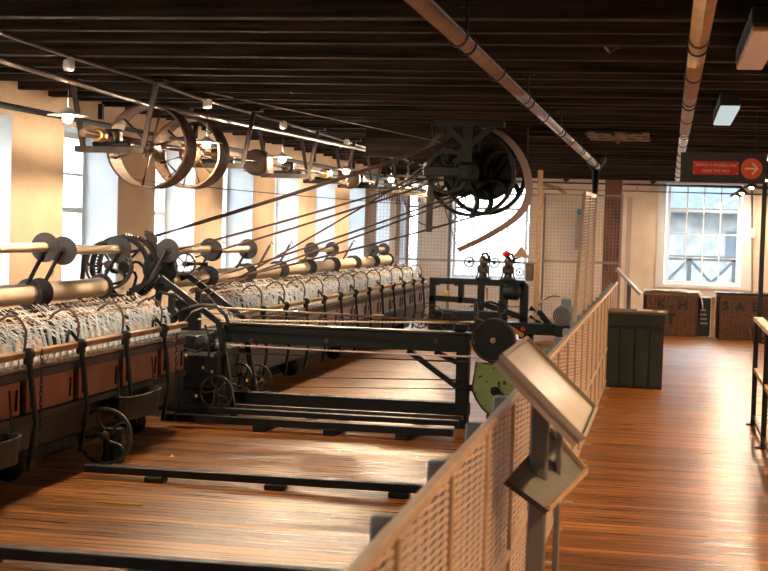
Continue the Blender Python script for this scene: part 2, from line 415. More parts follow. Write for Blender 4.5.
# white-painted architrave round the right window
tr = MB(); a, b, z0, z1 = BW[2]
tr.box(a-.12, a, YB-.02, YB, z0-.05, z1+.05); tr.box(b, b+.17, YB-.02, YB, z0-.05, z1+.05); tr.box(a, b, YB-.02, YB, z1, z1+.05)
tr.build('trim_1', M['white'], kind='structure')
MB().box(XR, XR+.3, YN-.3, YB+.4, 0, ZC).build('wall_right', M['backwall'], kind='structure')
MB().box(XL-.4, XR+.3, YN-.3, YN, 0, ZC).build('wall_rear', M['backwall'], kind='structure')
# main timber beam near the far end with pipes
MB().box(XL, XR, 25.3, 25.55, 2.46, ZJ+.02).build('trim_2', M['joist'], kind='structure')

# ------------------------------------------------------------------ outdoors
MB().box(-60, 60, -20, 120, -.8, -.7).build('yard_ground', M['ground'], kind='structure')
r = thing('outbuilding', 'pale stone outbuilding with blue-grey slate roof seen through the right window', 'building', (3, 44, -.7))
m = MB(); m.box(-1.8, 13, 44, 50, -.7, 2.35); m.build('wall', M['stone'], r)
m = MB(); m.add([(-2.2, 43.3, 2.32), (13.5, 43.3, 2.32), (13.5, 48, 6.2), (-2.2, 48, 6.2), (-2.2, 43.3, 2.18), (13.5, 43.3, 2.18), (13.5, 48, 6.0), (-2.2, 48, 6.0)],
    [(0, 1, 2, 3), (7, 6, 5, 4), (0, 4, 5, 1), (1, 5, 6, 2), (2, 6, 7, 3), (3, 7, 4, 0)]); m.build('roof', M['slate'], r)
m = MB(); m.box(1.6, 2.3, 43.96, 44.02, .9, 1.7); m.build('window', M['slate'], r)
r = thing('timber_balustrade', 'grey timber railing with diagonal braces outside the right window', 'railing', (1, 33, -.7))
m = MB(); m.box(-.8, 3.4, 33, 33.09, 1.02, 1.13); m.box(-.8, 3.4, 33, 33.06, .02, .12); m.build('rail', M['extwood'], r)
for i in range(4):
    x = -.5+i*.95; MB().box(x-.05, x+.05, 33, 33.1, -.7, 1.1).build('post', M['extwood'], r)
    if i < 3: MB().bar((x+.05, 33.04, .1), (x+.9, 33.04, 1.0), .05, .06).bar((x+.05, 33.04, 1.0), (x+.9, 33.04, .1), .05, .06).build('brace', M['extwood'], r)

# ------------------------------------------------------------------ helpers for machine pieces
def wheel(name, parent, c, r, rimw, rimt, nsp, hubr, m, curved=False, spr=.008, axis='y', hubl=None, mh=None):
    """rim mesh is the part; hub and spokes are its sub-parts"""
    c = Vector(c); rim = MB().ring(c, axis, r-rimt, r, rimw, 44).build(name, m, parent)
    hub = MB().lathe(c, axis, [(hubr*.6, -(hubl or rimw)*.7), (hubr, -(hubl or rimw)*.5), (hubr, (hubl or rimw)*.5), (hubr*.6, (hubl or rimw)*.7)], 18)
    h = hub.build('hub', mh or m, rim, origin=parent_loc(parent))
    d = AX[axis]; a, b = basis(d)
    for i in range(nsp):
        an = 2*PI*i/nsp+.3; s = MB()
        if curved:
            pts = []
            for k in range(9):
                q = k/8; rr = hubr*.8+(r-rimt*.6-hubr*.8)*q; th = an+.32*math.sin(q*PI)+.25*q
                pts.append(c + a*(rr*math.cos(th)) + b*(rr*math.sin(th)))
            s.path(pts, spr, 6)
        else:
            s.tube(c+a*(hubr*.8*math.cos(an))+b*(hubr*.8*math.sin(an)), c+a*((r-rimt*.6)*math.cos(an))+b*((r-rimt*.6)*math.sin(an)), spr, 6)
        s.build('spoke', m, rim, origin=parent_loc(parent))
    return rim
ORD = ['first', 'second', 'third', 'fourth', 'fifth', 'sixth', 'seventh', 'eighth', 'ninth', 'tenth', 'eleventh', 'twelfth', 'thirteenth']

# ------------------------------------------------------------------ overhead: pendants
def pendant(mb_bulb, shade_r, cap, top=.27):
    t = thing('pendant_lamp', 'x', 'lamp', (0, 0, 0))
    MB().lathe((0, 0, 0), 'z', [(.016, top), (.034, top-.015), (.036, top-.055), (.028, top-.075), (.010, top-.078)], 16).build('ceiling_rose', M['plastic'], t)
    MB().tube((0, 0, .03), (0, 0, top-.07), .004, 6).build('cord', M['iron'], t)
    if cap == 'flat': prof = [(.016, .045), (.022, .03), (.05, .012), (shade_r, -.004), (shade_r, -.008), (.05, .006), (.018, .02)]
    elif cap == 'deep': prof = [(.014, .055), (.02, .045), (.06, .02), (shade_r-.01, -.04), (shade_r, -.078), (shade_r-.003, -.080), (shade_r-.014, -.04), (.055, .012), (.018, .03)]  # deep form shaped to keep the unseen lamps' light off mule and ceiling
    else: prof = [(.014, .055), (.02, .045), (shade_r*.5, .015), (shade_r, -.03), (shade_r, -.034), (shade_r*.5, .008), (.018, .03)]
    MB().lathe((0, 0, 0), 'z', prof+[prof[0]], 26).build('lamp_shade', M['white'] if cap == 'flat' else M['pulley'], t)
    MB().lathe((0, 0, -.018), 'z', [(.001, -.034), (.018, -.028), (.030, -.010), (.031, .004), (.022, .024), (.013, .036)], 14).build('bulb', mb_bulb, t)
    return t
p0 = pendant(M['bulb'], .125, 'flat', .34)
LY = [8.64, 11.43, 13.8, 16.64, 19.45, 22.25]
LW = ['nearest the camera, above the left end of the creel', 'in front of the large spoked pulleys', 'just right of the small shaft pulley, third from the left', 'fourth from the left', 'fifth from the left, above the far mesh screen', 'sixth and farthest, left of the big black overhead wheel']
X_L = -3.62
for i, yy in enumerate(LY):
    lab = 'lit flat-shaded pendant lamp, '+LW[i]
    z = 2.21
    if i == 0: p0.location = (X_L, yy, z); p0['label'] = lab; p0['group'] = 'pendants along the left side'
    else: dup(p0, (X_L, yy, z), lab, group='pendants along the left side')
dup(p0, (X_L, 5.9, 2.21), 'lit pendant lamp with flat white shade hanging before the creel, left of the picture', group='pendants along the left side')
q0 = pendant(M['bulbv'], .11, 'cone')
qd = pendant(M['bulbr'], .11, 'deep')
qd.location = (1.08, 1.2, 2.28); qd['label'] = 'lit aisle pendant lamp outside the right edge of the picture'; qd['group'] = 'aisle pendants out of frame'
RY = [18.1, 20.95, 23.8, 26.0]
RW = ['at the right edge of the picture beside the red arrow sign', 'just below the red arrow, second from the right edge', 'larger of the two conical shades before the right window', 'smaller and farther of the two conical shades before the right window']
for i, yy in enumerate(RY):
    lab = 'lit conical pendant lamp, '+RW[i]
    if i == 0: q0.location = (1.08, yy, 2.28); q0['label'] = lab; q0['group'] = 'pendants along the aisle'
    else: dup(q0, (1.08, yy, 2.28), lab, group='pendants along the aisle')
for yy in (4.0, 6.8, 9.6, 12.4, 15.3):
    dup(qd, (1.08, yy, 2.28), 'lit aisle pendant lamp outside the right edge of the picture', group='aisle pendants out of frame')

# conduits and pipes
MB().path([(-3.40, 4, 2.535), at(0, 33, Z=2.535), at(67, 56, Z=2.535), at(147, 80, Z=2.535), at(207, 101, Z=2.535), at(282, 122, Z=2.535), (-3.8, 25, 2.53)], .010, 6).build('lamp_conduit', M['brnpipe'], label='thin dark conduit feeding the left row of pendant lamps', cat='pipe')
MB().path([(-3.6, 4, 2.43), at(0, 60, Z=2.42), at(150, 105, Z=2.42), at(365, 150, Z=2.44)], .018, 8).build('ceiling_pipe', M['brnpipe'], label='brown steel pipe running under the joists left of the lamps conduit', cat='pipe')
r = thing('wall_pipe', 'fat black pipe running along the top of the left window wall', 'pipe', (-4.78, 5, 2.40))
MB().path([(-4.78, 3, 2.38), (-4.78, 26, 2.38)], .045, 12).build('pipe_run', M['dkpipe'], r)
for k in range(9): MB().box(-4.80, -4.76, 4.3+k*2.6, 4.34+k*2.6, 2.42, 2.55).build('pipe_bracket', M['iron'], r)
def rail_pipe(name, x, y0, y1, z, lab):
    r = thing(name, lab, 'pipe', (x, y0, z))
    m = MB().tube((x, y0, z), (x, y1, z), .04, 20).build('pipe_run', M['pipe'], r)
    yy = y0+.9
    i = 0
    while yy < y1-.5:
        MB().ring((x, yy, z), 'y', .039, .0455, .035, 20).build('coupling', M['dkpipe'], r)
        if i % 2 == 0:
            MB().ring((x, yy+.28, z), 'y', .039, .047, .022, 18).bar((x, yy+.28, z+.04), (x, yy+.28, ZJ+.25), .02, .012).bar((x-.04, yy+.28, z+.17), (x+.04, yy+.28, z+.17), .02, .01).build('pipe_hanger', M['iron'], r)
        yy += 1.45; i += 1
    return r
rail_pipe('overhead_pipe', -.905, 2.5, 18.8, 2.40, 'long galvanised pipe slanting across the ceiling from the top centre to the fence')
rail_pipe('overhead_pipe', .092, 2.5, 22.5, 2.40, 'long galvanised pipe under the ceiling above the wooden aisle')
# cast-iron column at the pipe's end
r = thing('iron_column', 'black cast-iron column beside the tall mesh panel at the end of the slanting pipe', 'column', (-.93, 18.95, 0))
MB().tube((-.93, 18.95, 0), (-.93, 18.95, ZJ), .055, 18).build('shaft', M['iron'], r)
MB().lathe((-.93, 18.95, 2.36), 'z', [(.06, 0), (.13, .12), (.13, .2), (.06, .2)], 20).build('capital', M['iron'], r)
MB().lathe((-.93, 18.95, 0), 'z', [(.11, 0), (.11, .05), (.06, .12)], 20).build('base', M['iron'], r)
# horizontal pipes along back wall top
for i, (z, rr, yy, lab) in enumerate(((2.42, .03, 26.4, 'upper black pipe running across above the far windows'), (2.31, .016, 26.6, 'thin lower black pipe running across above the far windows'))):
    MB().tube((XL+.05, yy, z), (XR-.02, yy, z), rr, 8).build('cross_pipe', M['dkpipe'], label=lab, cat='pipe')

# fluorescent fixtures
for (ya, yb, mt, lab) in ((6.45, 8.0, M['tubeoff'], 'unlit brown-toned batten light at the top right of the ceiling'), (10.45, 12.07, M['tube'], 'pale lit batten light on the ceiling above the aisle, left of the red sign')):
    r = thing('batten_light', lab, 'ceiling light', (.375, (ya+yb)/2, 2.45))
    MB().box(.305, .445, ya, yb, 2.475, 2.56, .008).build('housing', M['iron'], r)
    MB().box(.31, .44, ya+.02, yb-.02, 2.452, 2.476, .006).build('diffuser', mt, r)
# spotlights
def spot(px, py, Y, lab, ztop=2.56, glow=False):
    p = at(px, py, Y=Y); r = thing('track_spotlight', lab, 'spotlight', p)
    MB().lathe(p, Vector((-.7, -.3, -.6)), [(.035, -.09), (.04, -.08), (.04, .07), (.034, .075), (.034, .06)], 16).build('lamp_head', M['iron'], r)
    MB().tube(p+Vector((.02, .02, .03)), (p.x+.02, p.y+.02, ztop), .010, 6).build('stem', M['iron'], r)
    MB().lathe(p, Vector((-.7, -.3, -.6)), [(.001, .064), (.033, .064)], 16).build('lens', M['tubeoff'] if glow else M['glass'], r)
spot(616, 40, 8.0, 'small black spotlight with orange-lit rim high on the ceiling', glow=True)
spot(568, 178, 25.9, 'small black spotlight on the far pipe above the mesh gate')
spot(655, 180, 25.9, 'small black spotlight at the top left of the right window')

# patch of old whitewashed boards on the ceiling
r = thing('ceiling_hatch', 'whitewashed board hatch with worn slats let into the ceiling at centre right', 'hatch', (-.55, 14.9, 2.53))
for i in range(3):
    MB().box(-.82, -.22, 14.3+i*.42, 14.60+i*.42, 2.515, 2.535, .004).build('slat', mat('worn_slat_%d' % i, (.20, .16, .14), .7, c2=(.03, .02, .015), scale=9, thr=(.45, .55)), r)
MB().box(-.56, -.53, 14.2, 15.6, 2.495, 2.515).build('batten', M['iron'], r)

# ------------------------------------------------------------------ line shaft on the left
SX, SZ = -3.85, 2.15
ls = thing('line_shaft', 'overhead drive shaft with large rust-brown spoked pulleys along the left windows', 'shaft', (SX, 10.2, SZ))
MB().tube((SX, 9.45, SZ), (SX, 25.6, SZ), .027, 14).build('shaft', M['pulley'], ls)
wheel('pulley', ls, (SX, 10.80, SZ-.02), .315, .25, .014, 6, .045, M['pulley'], spr=.011, hubl=.16)
wheel('pulley', ls, (SX, 11.75, SZ-.02), .285, .28, .013, 12, .085, M['pulley'], spr=.009, hubl=.12)
MB().lathe((SX, 13.77, SZ), 'y', [(.03, -.10), (.10, -.10), (.125, -.08), (.125, .08), (.10, .10), (.03, .10)], 26).build('drum_pulley', M['pulley'], ls)
MB().lathe((SX, 17.9, SZ), 'y', [(.03, -.09), (.11, -.09), (.13, -.07), (.13, .07), (.11, .09), (.03, .09)], 26).build('drum_pulley', M['pulley'], ls)
MB().lathe((SX, 9.75, SZ), 'y', [(.03, -.05), (.045, -.05), (.045, .05), (.03, .05)], 16).build('collar', M['brass'], ls)
MB().lathe((SX, 16.55, SZ), 'y', [(.03, -.05), (.05, -.05), (.05, .05), (.03, .05)], 16).build('collar', M['brass'], ls)
wheel('pulley', ls, (SX+.05, 24.4, SZ-.05), .52, .08, .016, 6, .06, M['ironb'], spr=.012)
HL = ['leftmost, in front of the large pulleys', 'behind the large spoked pulleys', 'under the third pendant lamp', 'beyond the third pendant lamp', 'under the fourth pendant lamp', 'between the fourth and fifth pendant lamps', 'farthest, near the black overhead wheel']
hp = None
for i, yy in enumerate((10.0, 12.5, 14.9, 16.7, 18.5, 20.5, 22.5)):
    if hp is None:
        hp = thing('shaft_hanger', 'x', 'hanger', (0, 0, 0), 'ceiling hangers of the line shaft')
        for s in (-1, 1): MB().bar((s*.31, 0, .39), (s*.22, 0, -.075), .022, .035).build('strut', M['ironb'], hp)
        MB().bar((-.27, -.02, -.085), (.24, -.02, -.085), .045, .045).build('crossbar', M['ironb'], hp)
        MB().box(-.38, -.25, -.05, .05, .385, .41).build('foot', M['iron'], hp); MB().box(.25, .38, -.05, .05, .385, .41).build('foot', M['iron'], hp)
        MB().box(-.14, .14, -.05, .05, -.062, -.03, .01).box(-.06, .06, -.045, .045, -.03, .06, .015).build('bearing', M['iron'], hp)
        MB().lathe((0, 0, 0), 'y', [(.028, -.06), (.05, -.06), (.05, .06), (.028, .06), (.028, -.06)], 18).build('bush', M['ironb'], hp)
        MB().tube((.25, -.02, -.09), (.25, -.02, -.13), .018, 8).build('oil_cup', M['steel'], hp)
    lab = 'trapezoid iron hanger carrying the overhead shaft, '+HL[i]
    if i == 0: hp.location = (SX, yy, SZ); hp['label'] = lab
    else: dup(hp, (SX, yy, SZ), lab)

# ------------------------------------------------------------------ big black overhead wheel
WY = 13.6
wc = at(472, 173, Y=WY); wt = thing('overhead_pulley', 'large black double wheel with curved spokes hanging from the ceiling at centre', 'pulley', wc)
R1 = .40
wheel('rim', wt, wc, R1, .10, .030, 6, .08, M['iron'], curved=True, spr=.024, hubl=.14)
w2 = wc+Vector((.10, .22, 0))
wheel('rim', wt, w2, R1*.95, .10, .035, 6, .09, M['iron'], curved=True, spr=.028, hubl=.14)
w3 = wc+Vector((-.02, -.14, -.02))
wheel('rope_sheave', wt, w3+Vector((-.18, -.02, .02)), .20, .05, .03, 5, .04, M['iron'], curved=True, spr=.012)
MB().disc(wc+Vector((-.06, .1, 0)), 'y', .19, .16, 30).disc(wc+Vector((.1, .34, 0)), 'y', .24, .08, 30).build('step_pulley', M['iron'], wt)
MB().tube(wc+Vector((-.02, -.26, 0)), wc+Vector((.05, .45, 0)), .03, 14).build('axle', M['ironb'], wt)
m = MB()
m.box(wc.x-.33, wc.x+.30, WY-.25, WY-.08, ZJ-.05, ZJ+.0); m.bar(wc+Vector((-.02, -.2, .0)), (wc.x-.02, WY-.2, ZJ-.03), .09, .06, (1, 0, 0))
m.bar(wc+Vector((-.02, -.2, .22)), (wc.x-.25, WY-.2, ZJ-.03), .05, .05); m.bar(wc+Vector((-.02, -.2, .22)), (wc.x+.22, WY-.2, ZJ-.03), .05, .05)
m.box(wc.x-.42, wc.x+.02, WY-.24, WY-.16, wc.z-.045, wc.z+.045, .01); m.box(wc.x-.1, wc.x+.08, WY-.26, WY-.14, wc.z-.09, wc.z+.09, .03)
m.build('bracket', M['iron'], wt)
MB().lathe(wc+Vector((-.01, -.27, 0)), 'y', [(.001, -.01), (.05, -.005), (.055, .03)], 20, False).build('axle_cap', M['iron'], wt)
m = MB(); a = at(431, 173, Y=WY-.1); b = at(429, 232, Y=WY-.1); m.bar(a, b, .055, .035, (1, 0, 0)); m.build('wooden_lever', M['dkwood'], wt)
m = MB(); m.bar(at(440, 150, Y=WY), at(408, 168, Y=WY-.1), .02, .03); m.bar(at(440, 156, Y=WY), at(402, 190, Y=WY), .016, .016); m.bar(at(425, 150, Y=WY), at(440, 135, Y=WY), .03, .03); m.build('fork_arm', M['ironb'], wt)
pts = [at(x, y_, Y=WY+.05) for x, y_ in ((482, 127), (493, 130), (505, 137), (516, 149), (524, 163), (528, 178), (529, 193), (524, 208), (513, 220), (498, 230), (480, 240), (458, 250))]
pts = [pts[max(0,i-1)]*(-.0625)+pts[i]*.5625+pts[i+1]*.5625+pts[min(len(pts)-1,i+2)]*(-.0625) if h else pts[i] for i in range(len(pts)-1) for h in (0, 1)]+[pts[-1]]
MB().strap(pts, .085, .006, (.75, .66, 0)).build('slack_belt', M['strap'], label='slack pale flat belt looped around the black overhead wheel', cat='belt')
MB().path([at(458, 250, Y=WY), at(446, 212, Y=WY), at(437, 178, Y=WY), at(431, 118, Y=WY)], .006, 5).build('belt_cord', M['belt'], label='left cord rising from the hanging belt corner to the ceiling', cat='cord')
MB().path([at(468, 245, Y=WY), at(459, 210, Y=WY), at(450, 170, Y=WY), at(441, 124, Y=WY)], .004, 5).build('belt_cord', M['belt'], label='right cord rising from the hanging belt through the wheel', cat='cord')
# timber block behind it on the ceiling
MB().box(-2.9, -1.35, 14.2, 14.4, 2.25, ZJ+.03).build('trim_3', M['joist'], kind='structure')

# ropes from the headstock to the wheel
HY = 11.75
def rope(a, b, r, lab, ya=HY, yb=WY, mt=None, sag=.02, name='drive_rope'):
    A = at(*a, Y=ya); B = at(*b, Y=yb); pts = [A.lerp(B, t)+Vector((0, 0, -4*sag*t*(1-t))) for t in [i/8 for i in range(9)]]
    MB().path(pts, r, 6).build(name, mt or M['belt'], label=lab, cat='rope', group='ropes to the overhead wheel')
rope((155, 236), (462, 137), .017, 'thick dark rope, uppermost of those rising to the black overhead wheel')
rope((176, 250), (462, 168), .010, 'upper rope of the pair starting at the small handwheel')
rope((192, 258), (470, 170), .010, 'lower rope of the pair starting at the small handwheel')
rope((200, 299), (440, 160), .008, 'thin steep brown rope crossing the others at centre', mt=M['pulley'])
rope((196, 283), (470, 190), .009, 'middle rope just above the long cream spools, upper of two')
rope((172, 300), (476, 192), .009, 'middle rope just above the long cream spools, lower of two')
rope((228, 279), (490, 212), .009, 'lowest rope reaching the underside of the black overhead wheel')
rope((120, 178), (470, 208), .0035, 'very thin red-brown line running nearly level below the spoked pulleys', ya=11.3, mt=M['pulley'])
MB().tube(at(205, 92, Y=11), at(445, 143, Y=14), .007, 6).build('ceiling_rod', M['steel'], label='bright thin rod slanting below the joists towards the black overhead wheel', cat='rod')

# ------------------------------------------------------------------ spinning mule
FX = -3.6      # front rail plane
def arch_pts(x, y):
    return [(x, y, .80), (x+.01, y, .86), (x+.012, y, .93), (x-.01, y-.01, .985), (x-.05, y-.01, 1.015), (x-.10, y-.015, 1.012), (x-.15, y-.02, .98), (x-.17, y-.02, .95)]
def link_chain(x, y, z0, z1):
    m = MB(); z = z1; i = 0
    while z > z0:
        c = Vector((x, y, z)); a = Vector((1, 0, 0)) if i % 2 else Vector((0, 1, 0)); pts = []
        for k in range(8):
            an = 2*PI*k/8; pts.append(c+a*(.009*math.cos(an))+Vector((0, 0, .018*math.sin(an))))
        m.path(pts, .0035, 4, closed=True); z -= .027; i += 1
    return m
def mule(y0, y1, lab, hoops, far):
    t = thing('spinning_mule', lab, 'machine', (FX, (y0+y1)/2, 0))
    P = lambda n, m_, mt, **k: m_.build(n, mt, t, **k)
    P('front_rail', MB().box(FX-.025, FX+.025, y0, y1, .775, .815, .008), M['railwood'])
    P('lower_rail', MB().box(FX-.02, FX+.015, y0, y1, .645, .70, .006), M['dkwood'])
    P('spindle_board', MB().box(FX-.13, FX+.005, y0, y1, .70, .712), M['railwood'])
    P('guide_rod', MB().tube((FX+.03, y0, .745), (FX+.03, y1, .745), .004, 6), M['ironb'])
    P('bottom_rail', MB().box(FX-.02, FX+.015, y0, y1, .40, .445, .006), M['tin'])
    P('carriage_body', MB().box(FX-.35, FX-.06, y0, y1, .20, .66, .02), M['dkwood'])
    P('lower_trough', MB().box(FX-.50, FX-.30, y0, y1, .03, .30, .02), M['iron'])
    P('roller_beam', MB().box(-4.15, -3.95, y0, y1, .80, .90, .01), M['iron'])
    for (x, z, rr) in ((-4.0, .985, .018), (-3.93, .935, .016)):
        m = MB().tube((x, y0, z), (x, y1, z), rr, 10); P('fluted_roller', m, M['railwood'])
        b = MB(); yy = y0+.06
        while yy < y1: b.lathe((x, yy, z), 'y', [(rr, -.006), (rr+.007, -.006), (rr+.007, .006), (rr, .006)], 10); yy += .09
        b.build('roller_bosses', M['ironb'], t, kind='stuff')
    P('thread_rail', MB().box(-3.87, -3.85, y0, y1, .935, .945), M['railwood'])
    for i, yy in enumerate(hoops):
        if yy < y0 or yy > y1: continue
        P('faller_arm', MB().path(arch_pts(FX, yy), .0085, 7), M['belt'])
        P('bracket', MB().box(FX+.005, FX+.05, yy-.03, yy+.03, .735, .825, .012).disc((FX+.03, yy, .80), 'y', .035, .04, 14), M['iron'])
        P('frame_leg', MB().bar((FX+.035, yy, .76), (FX+.06, yy+.05, .40), .03, .022).bar((FX+.06, yy+.05, .40), (FX+.02, yy+.05, .12), .03, .022), M['iron'])
        if i % 2 == 0:
            P('latch', MB().path([(FX, yy-.16, .82), (FX, yy-.15, .86), (FX-.01, yy-.10, .885), (FX-.01, yy-.05, .87), (FX+.01, yy-.02, .83)], .012, 7), M['iron'])
    hs = [h for h in hoops if y0-.85 < h < y1]
    for a in hs:
        b = a+(.81 if far else .78); a2 = max(a+.06, y0+.02); b2 = min(b-.03, y1-.02)
        if b2-a2 < .15: continue
        p = MB().box(FX-.03, FX-.005, a2, b2, .45, .645).build('front_panel', M['panel'] if not far or a < 13 else M['panelgrey'], t)
        for u in (a2+.06, b2-.06): MB().bar((FX+.0, u, .48), (FX+.0, u+.01, .60), .008, .012).build('hinge', M['iron'], p)
    # floor wheels
    yy = y0+.6
    while yy < y1:
        P('track_wheel', MB().lathe((FX-.2, yy, .11), 'y', [(.02, -.03), (.10, -.025), (.10, .0), (.085, .0), (.085, .03), (.02, .03)], 20), M['iron']); 
        P('wheel_stand', MB().box(FX-.24, FX-.16, yy-.05, yy+.05, .10, .23), M['iron']); yy += 2.1
    # rear standards and creel arms
    yy = y0+.3
    while yy < y1:
        P('rear_frame', MB().box(-4.2, -4.02, yy-.03, yy+.03, 0, .82, .01), M['iron']); yy += 1.9
    return t
M['panelgrey'] = mat('window_lit_panel', (.30, .27, .27), .4, c2=(.38, .34, .33), scale=4)  # window reflection on the far panels, put into their colour
HN = [8.806+.78*k for k in range(-4, 3)]
HF = [13.085+.81*k for k in range(-1, 12)]
mn = mule(5.6, 10.95, 'near end of the long spinning mule carriage with red-brown panels at left', HN, False)
mf = mule(12.3, 22.9, 'far part of the long spinning mule carriage beyond the headstock', HF, True)
# creel arms under spools (parts)
LD = [5.47, 6.76, 8.05, 9.34, 10.60]+[11.85]+[13.06+1.30*k for k in range(0, 8)]
UPPER = [(0, 0), (12.87, 14.17), (14.2, 15.52), (18.4, 19.6), (22.4, 23.3)]
def creel_arm(y):
    p = mn if y < 11 else mf
    MB().bar((-4.02, y, .90), (-4.12, y, 1.04), .03, .02, (0, 1, 0)).build('creel_bracket', M['disc'], p)
for y in LD[1:4]+LD[6:]: creel_arm(y)
for y in (16.4, 17.3, 20.9): 
    yk = y*.905; MB().bar((-4.15, yk-.05, 1.05), (-4.0, yk, 1.35), .05, .014, (0, 1, 0)).path([(-4.0, yk, 1.35), (-3.99, yk+.02, 1.39), (-3.97, yk+.03, 1.36)], .006, 5).build('empty_arm', M['disc'], mf)
# lower spools
def spool(L, r, rf, name='yarn_spool'):
    t = thing(name, 'x', 'spool', (0, 0, 0))
    prof = [(r*.6, -L/2+.01)]+[(r*(1+.02*math.sin(k*1.7)), -L/2+.02+(L-.04)*k/12) for k in range(13)]+[(r*.6, L/2-.01)]
    MB().lathe((0, 0, 0), 'y', prof, 24).build('wound_yarn', M['yarn'], t)
    for s in (-1, 1): MB().lathe((0, 0, 0), 'y', [(.01, s*(L/2+.006)), (rf*.25, s*(L/2+.008)), (rf*.3, s*(L/2)), (rf-.004, s*(L/2-.002)), (rf, s*(L/2-.006)), (rf-.004, s*(L/2-.012)), (.02, s*(L/2-.012))], 30, False).build('flange', M['disc'] if L < 1.15 or s > 0 else M['disc'], t)
    MB().tube((0, -L/2-.05, 0), (0, L/2+.05, 0), .010, 8).build('spindle', M['ironb'], t)
    return t
sp0 = spool(1.11, .068, .10)
n = 0
for seg, ys in ((0, LD[:5]), (1, LD[5:])):
    for i in range(len(ys)-1):
        yc = (ys[i]+ys[i+1])/2
        if seg == 0 and ys[i+1] > 10.9: yc -= .0
        where = ('%s fat cream yarn spool from the left, in the lower row before the gear wheel' % ORD[i]) if seg == 0 else ('%s fat cream yarn spool of the lower row counted rightward from the gear wheel' % ORD[i])
        if n == 0: sp0.location = (-4.12, yc, 1.075); sp0['label'] = where; sp0['group'] = 'lower row of yarn spools'
        else: dup(sp0, (-4.12, yc, 1.075), where, group='lower row of yarn spools')
        n += 1
UL = ['long thin spool with pair of black flanges at far left', 'thin spool just right of the gear wheel above the handwheel', 'thin spool in the upper row left of the empty arms', 'thin spool beyond the empty arms', 'short spool with light flanges left of the windows', 'farthest small thin spool of the upper row']
for i, (a, b) in enumerate([(6.6, 10.2), (10.5, 11.68)]+UPPER[1:]):
    if i == 0: lab = 'long thin cream spool at the far left in the upper row'
    elif i == 1: lab = 'thin cream spool ending in a round brown flange before the gear wheel'
    else: lab = UL[i-1]+' in cream yarn' 
    s_ = spool((b-a)*.905-.02, .031, .098 if i < 4 else .09); s_.location = (-4.0, (a+b)/2*.905, 1.6-.905*(.255+.0107*((a+b)/2-10))); s_['label'] = lab; s_['group'] = 'upper row of yarn spools'
for y in (10.2, 10.5, 11.68, 12.87, 14.2, 15.5, 18.4, 19.6, 22.4, 23.3): 
    yk = y*.905; zk = 1.6-.905*(.255+.0107*(y-10)); MB().bar((-4.15, yk-.07, 1.03), (-4.0, yk-.012, zk), .04, .014, (0, 1, 0)).build('creel_arm', M['iron'] if y < 11 else M['disc'], mn if yk < 11 else mf)

# bobbins and cops
cop = thing('yarn_cop', 'x', 'bobbin', (0, 0, 0))
MB().lathe((0, 0, 0), 'z', [(.006, 0), (.013, .012), (.0145, .06), (.013, .11), (.007, .16), (.004, .19)], 8).build('wound_yarn', M['bluecop'], cop)
MB().tube((0, 0, -.02), (0, 0, .21), .0035, 5).build('spindle', M['railwood'], cop)
bob = thing('thread_bobbin', 'x', 'bobbin', (0, 0, 0))
MB().lathe((0, 0, 0), 'z', [(.008, 0), (.019, .004), (.020, .038), (.009, .044)], 8).build('yarn_base', M['bluecop'], bob)
MB().lathe((0, 0, 0), 'z', [(.012, .043), (.018, .046), (.013, .064), (.006, .067)], 8).build('top', M['whitecop'], bob)
first = [True, True]
for sec, (a, b) in enumerate(((7.4, 10.9), (12.4, 22.8))):
    y = a; k = 0
    while y < b:
        rot = (random.uniform(-.05, .05), -.22+random.uniform(-.06, .06), 0)
        lab = ('pale blue yarn cop in the row behind the front rail, %s of the headstock' % ('left' if sec == 0 else 'right'))
        grp = 'yarn cops %s of the headstock' % ('left' if sec == 0 else 'right')
        loc = (-3.71+random.uniform(-.008, .008), y, .745+random.uniform(-.01, .02))
        if first[0]: cop.location = loc; cop.rotation_euler = rot; cop['label'] = lab; cop['group'] = grp; first[0] = False
        else: dup(cop, loc, lab, rot, grp)
        lab = ('small blue and white bobbin below the front rail, %s of the headstock' % ('left' if sec == 0 else 'right'))
        grp = 'small bobbins %s of the headstock' % ('left' if sec == 0 else 'right')
        loc = (FX-.045, y+.02, .712); rot = (0, .12, 0)
        if first[1]: bob.location = loc; bob.rotation_euler = rot; bob['label'] = lab; bob['group'] = grp; first[1] = False
        else: dup(bob, loc, lab, rot, grp)
        y += .10 if sec == 0 else .12; k += 1
# loose threads
for sec, (a, b, n, lab) in enumerate(((7.2, 10.9, 190, 'tangled loose white threads hanging over the near cops'), (12.4, 22.8, 380, 'loose white threads over the cops beyond the headstock'))):
    m = MB()
    for i in range(n):
        y = random.uniform(a, b); x0 = -3.98+random.uniform(-.02, .05); z0 = random.uniform(.93, 1.03)
        x1 = -3.70+random.uniform(-.05, .04); y1 = y+random.uniform(-.035, .035); z1 = random.uniform(.78, .90)
        if random.random() < .12: # long stray across
            y1 = y+random.uniform(-.4, .4); z1 = random.uniform(.86, 1.0)
        zt = max(z0, z1)
        pts = [(x0, y, z0)]
        for q in (.3, .6, .85): pts.append((x0+(x1-x0)*q, y+(y1-y)*q+random.uniform(-.02, .02), z0+(z1-z0)*q+random.uniform(-.025, .03)))
        pts.append((x1, y1, z1)); m.path(pts, .0028, 3)
    m.build('loose_threads', M['thread'], label=lab, cat='thread', kind='stuff')

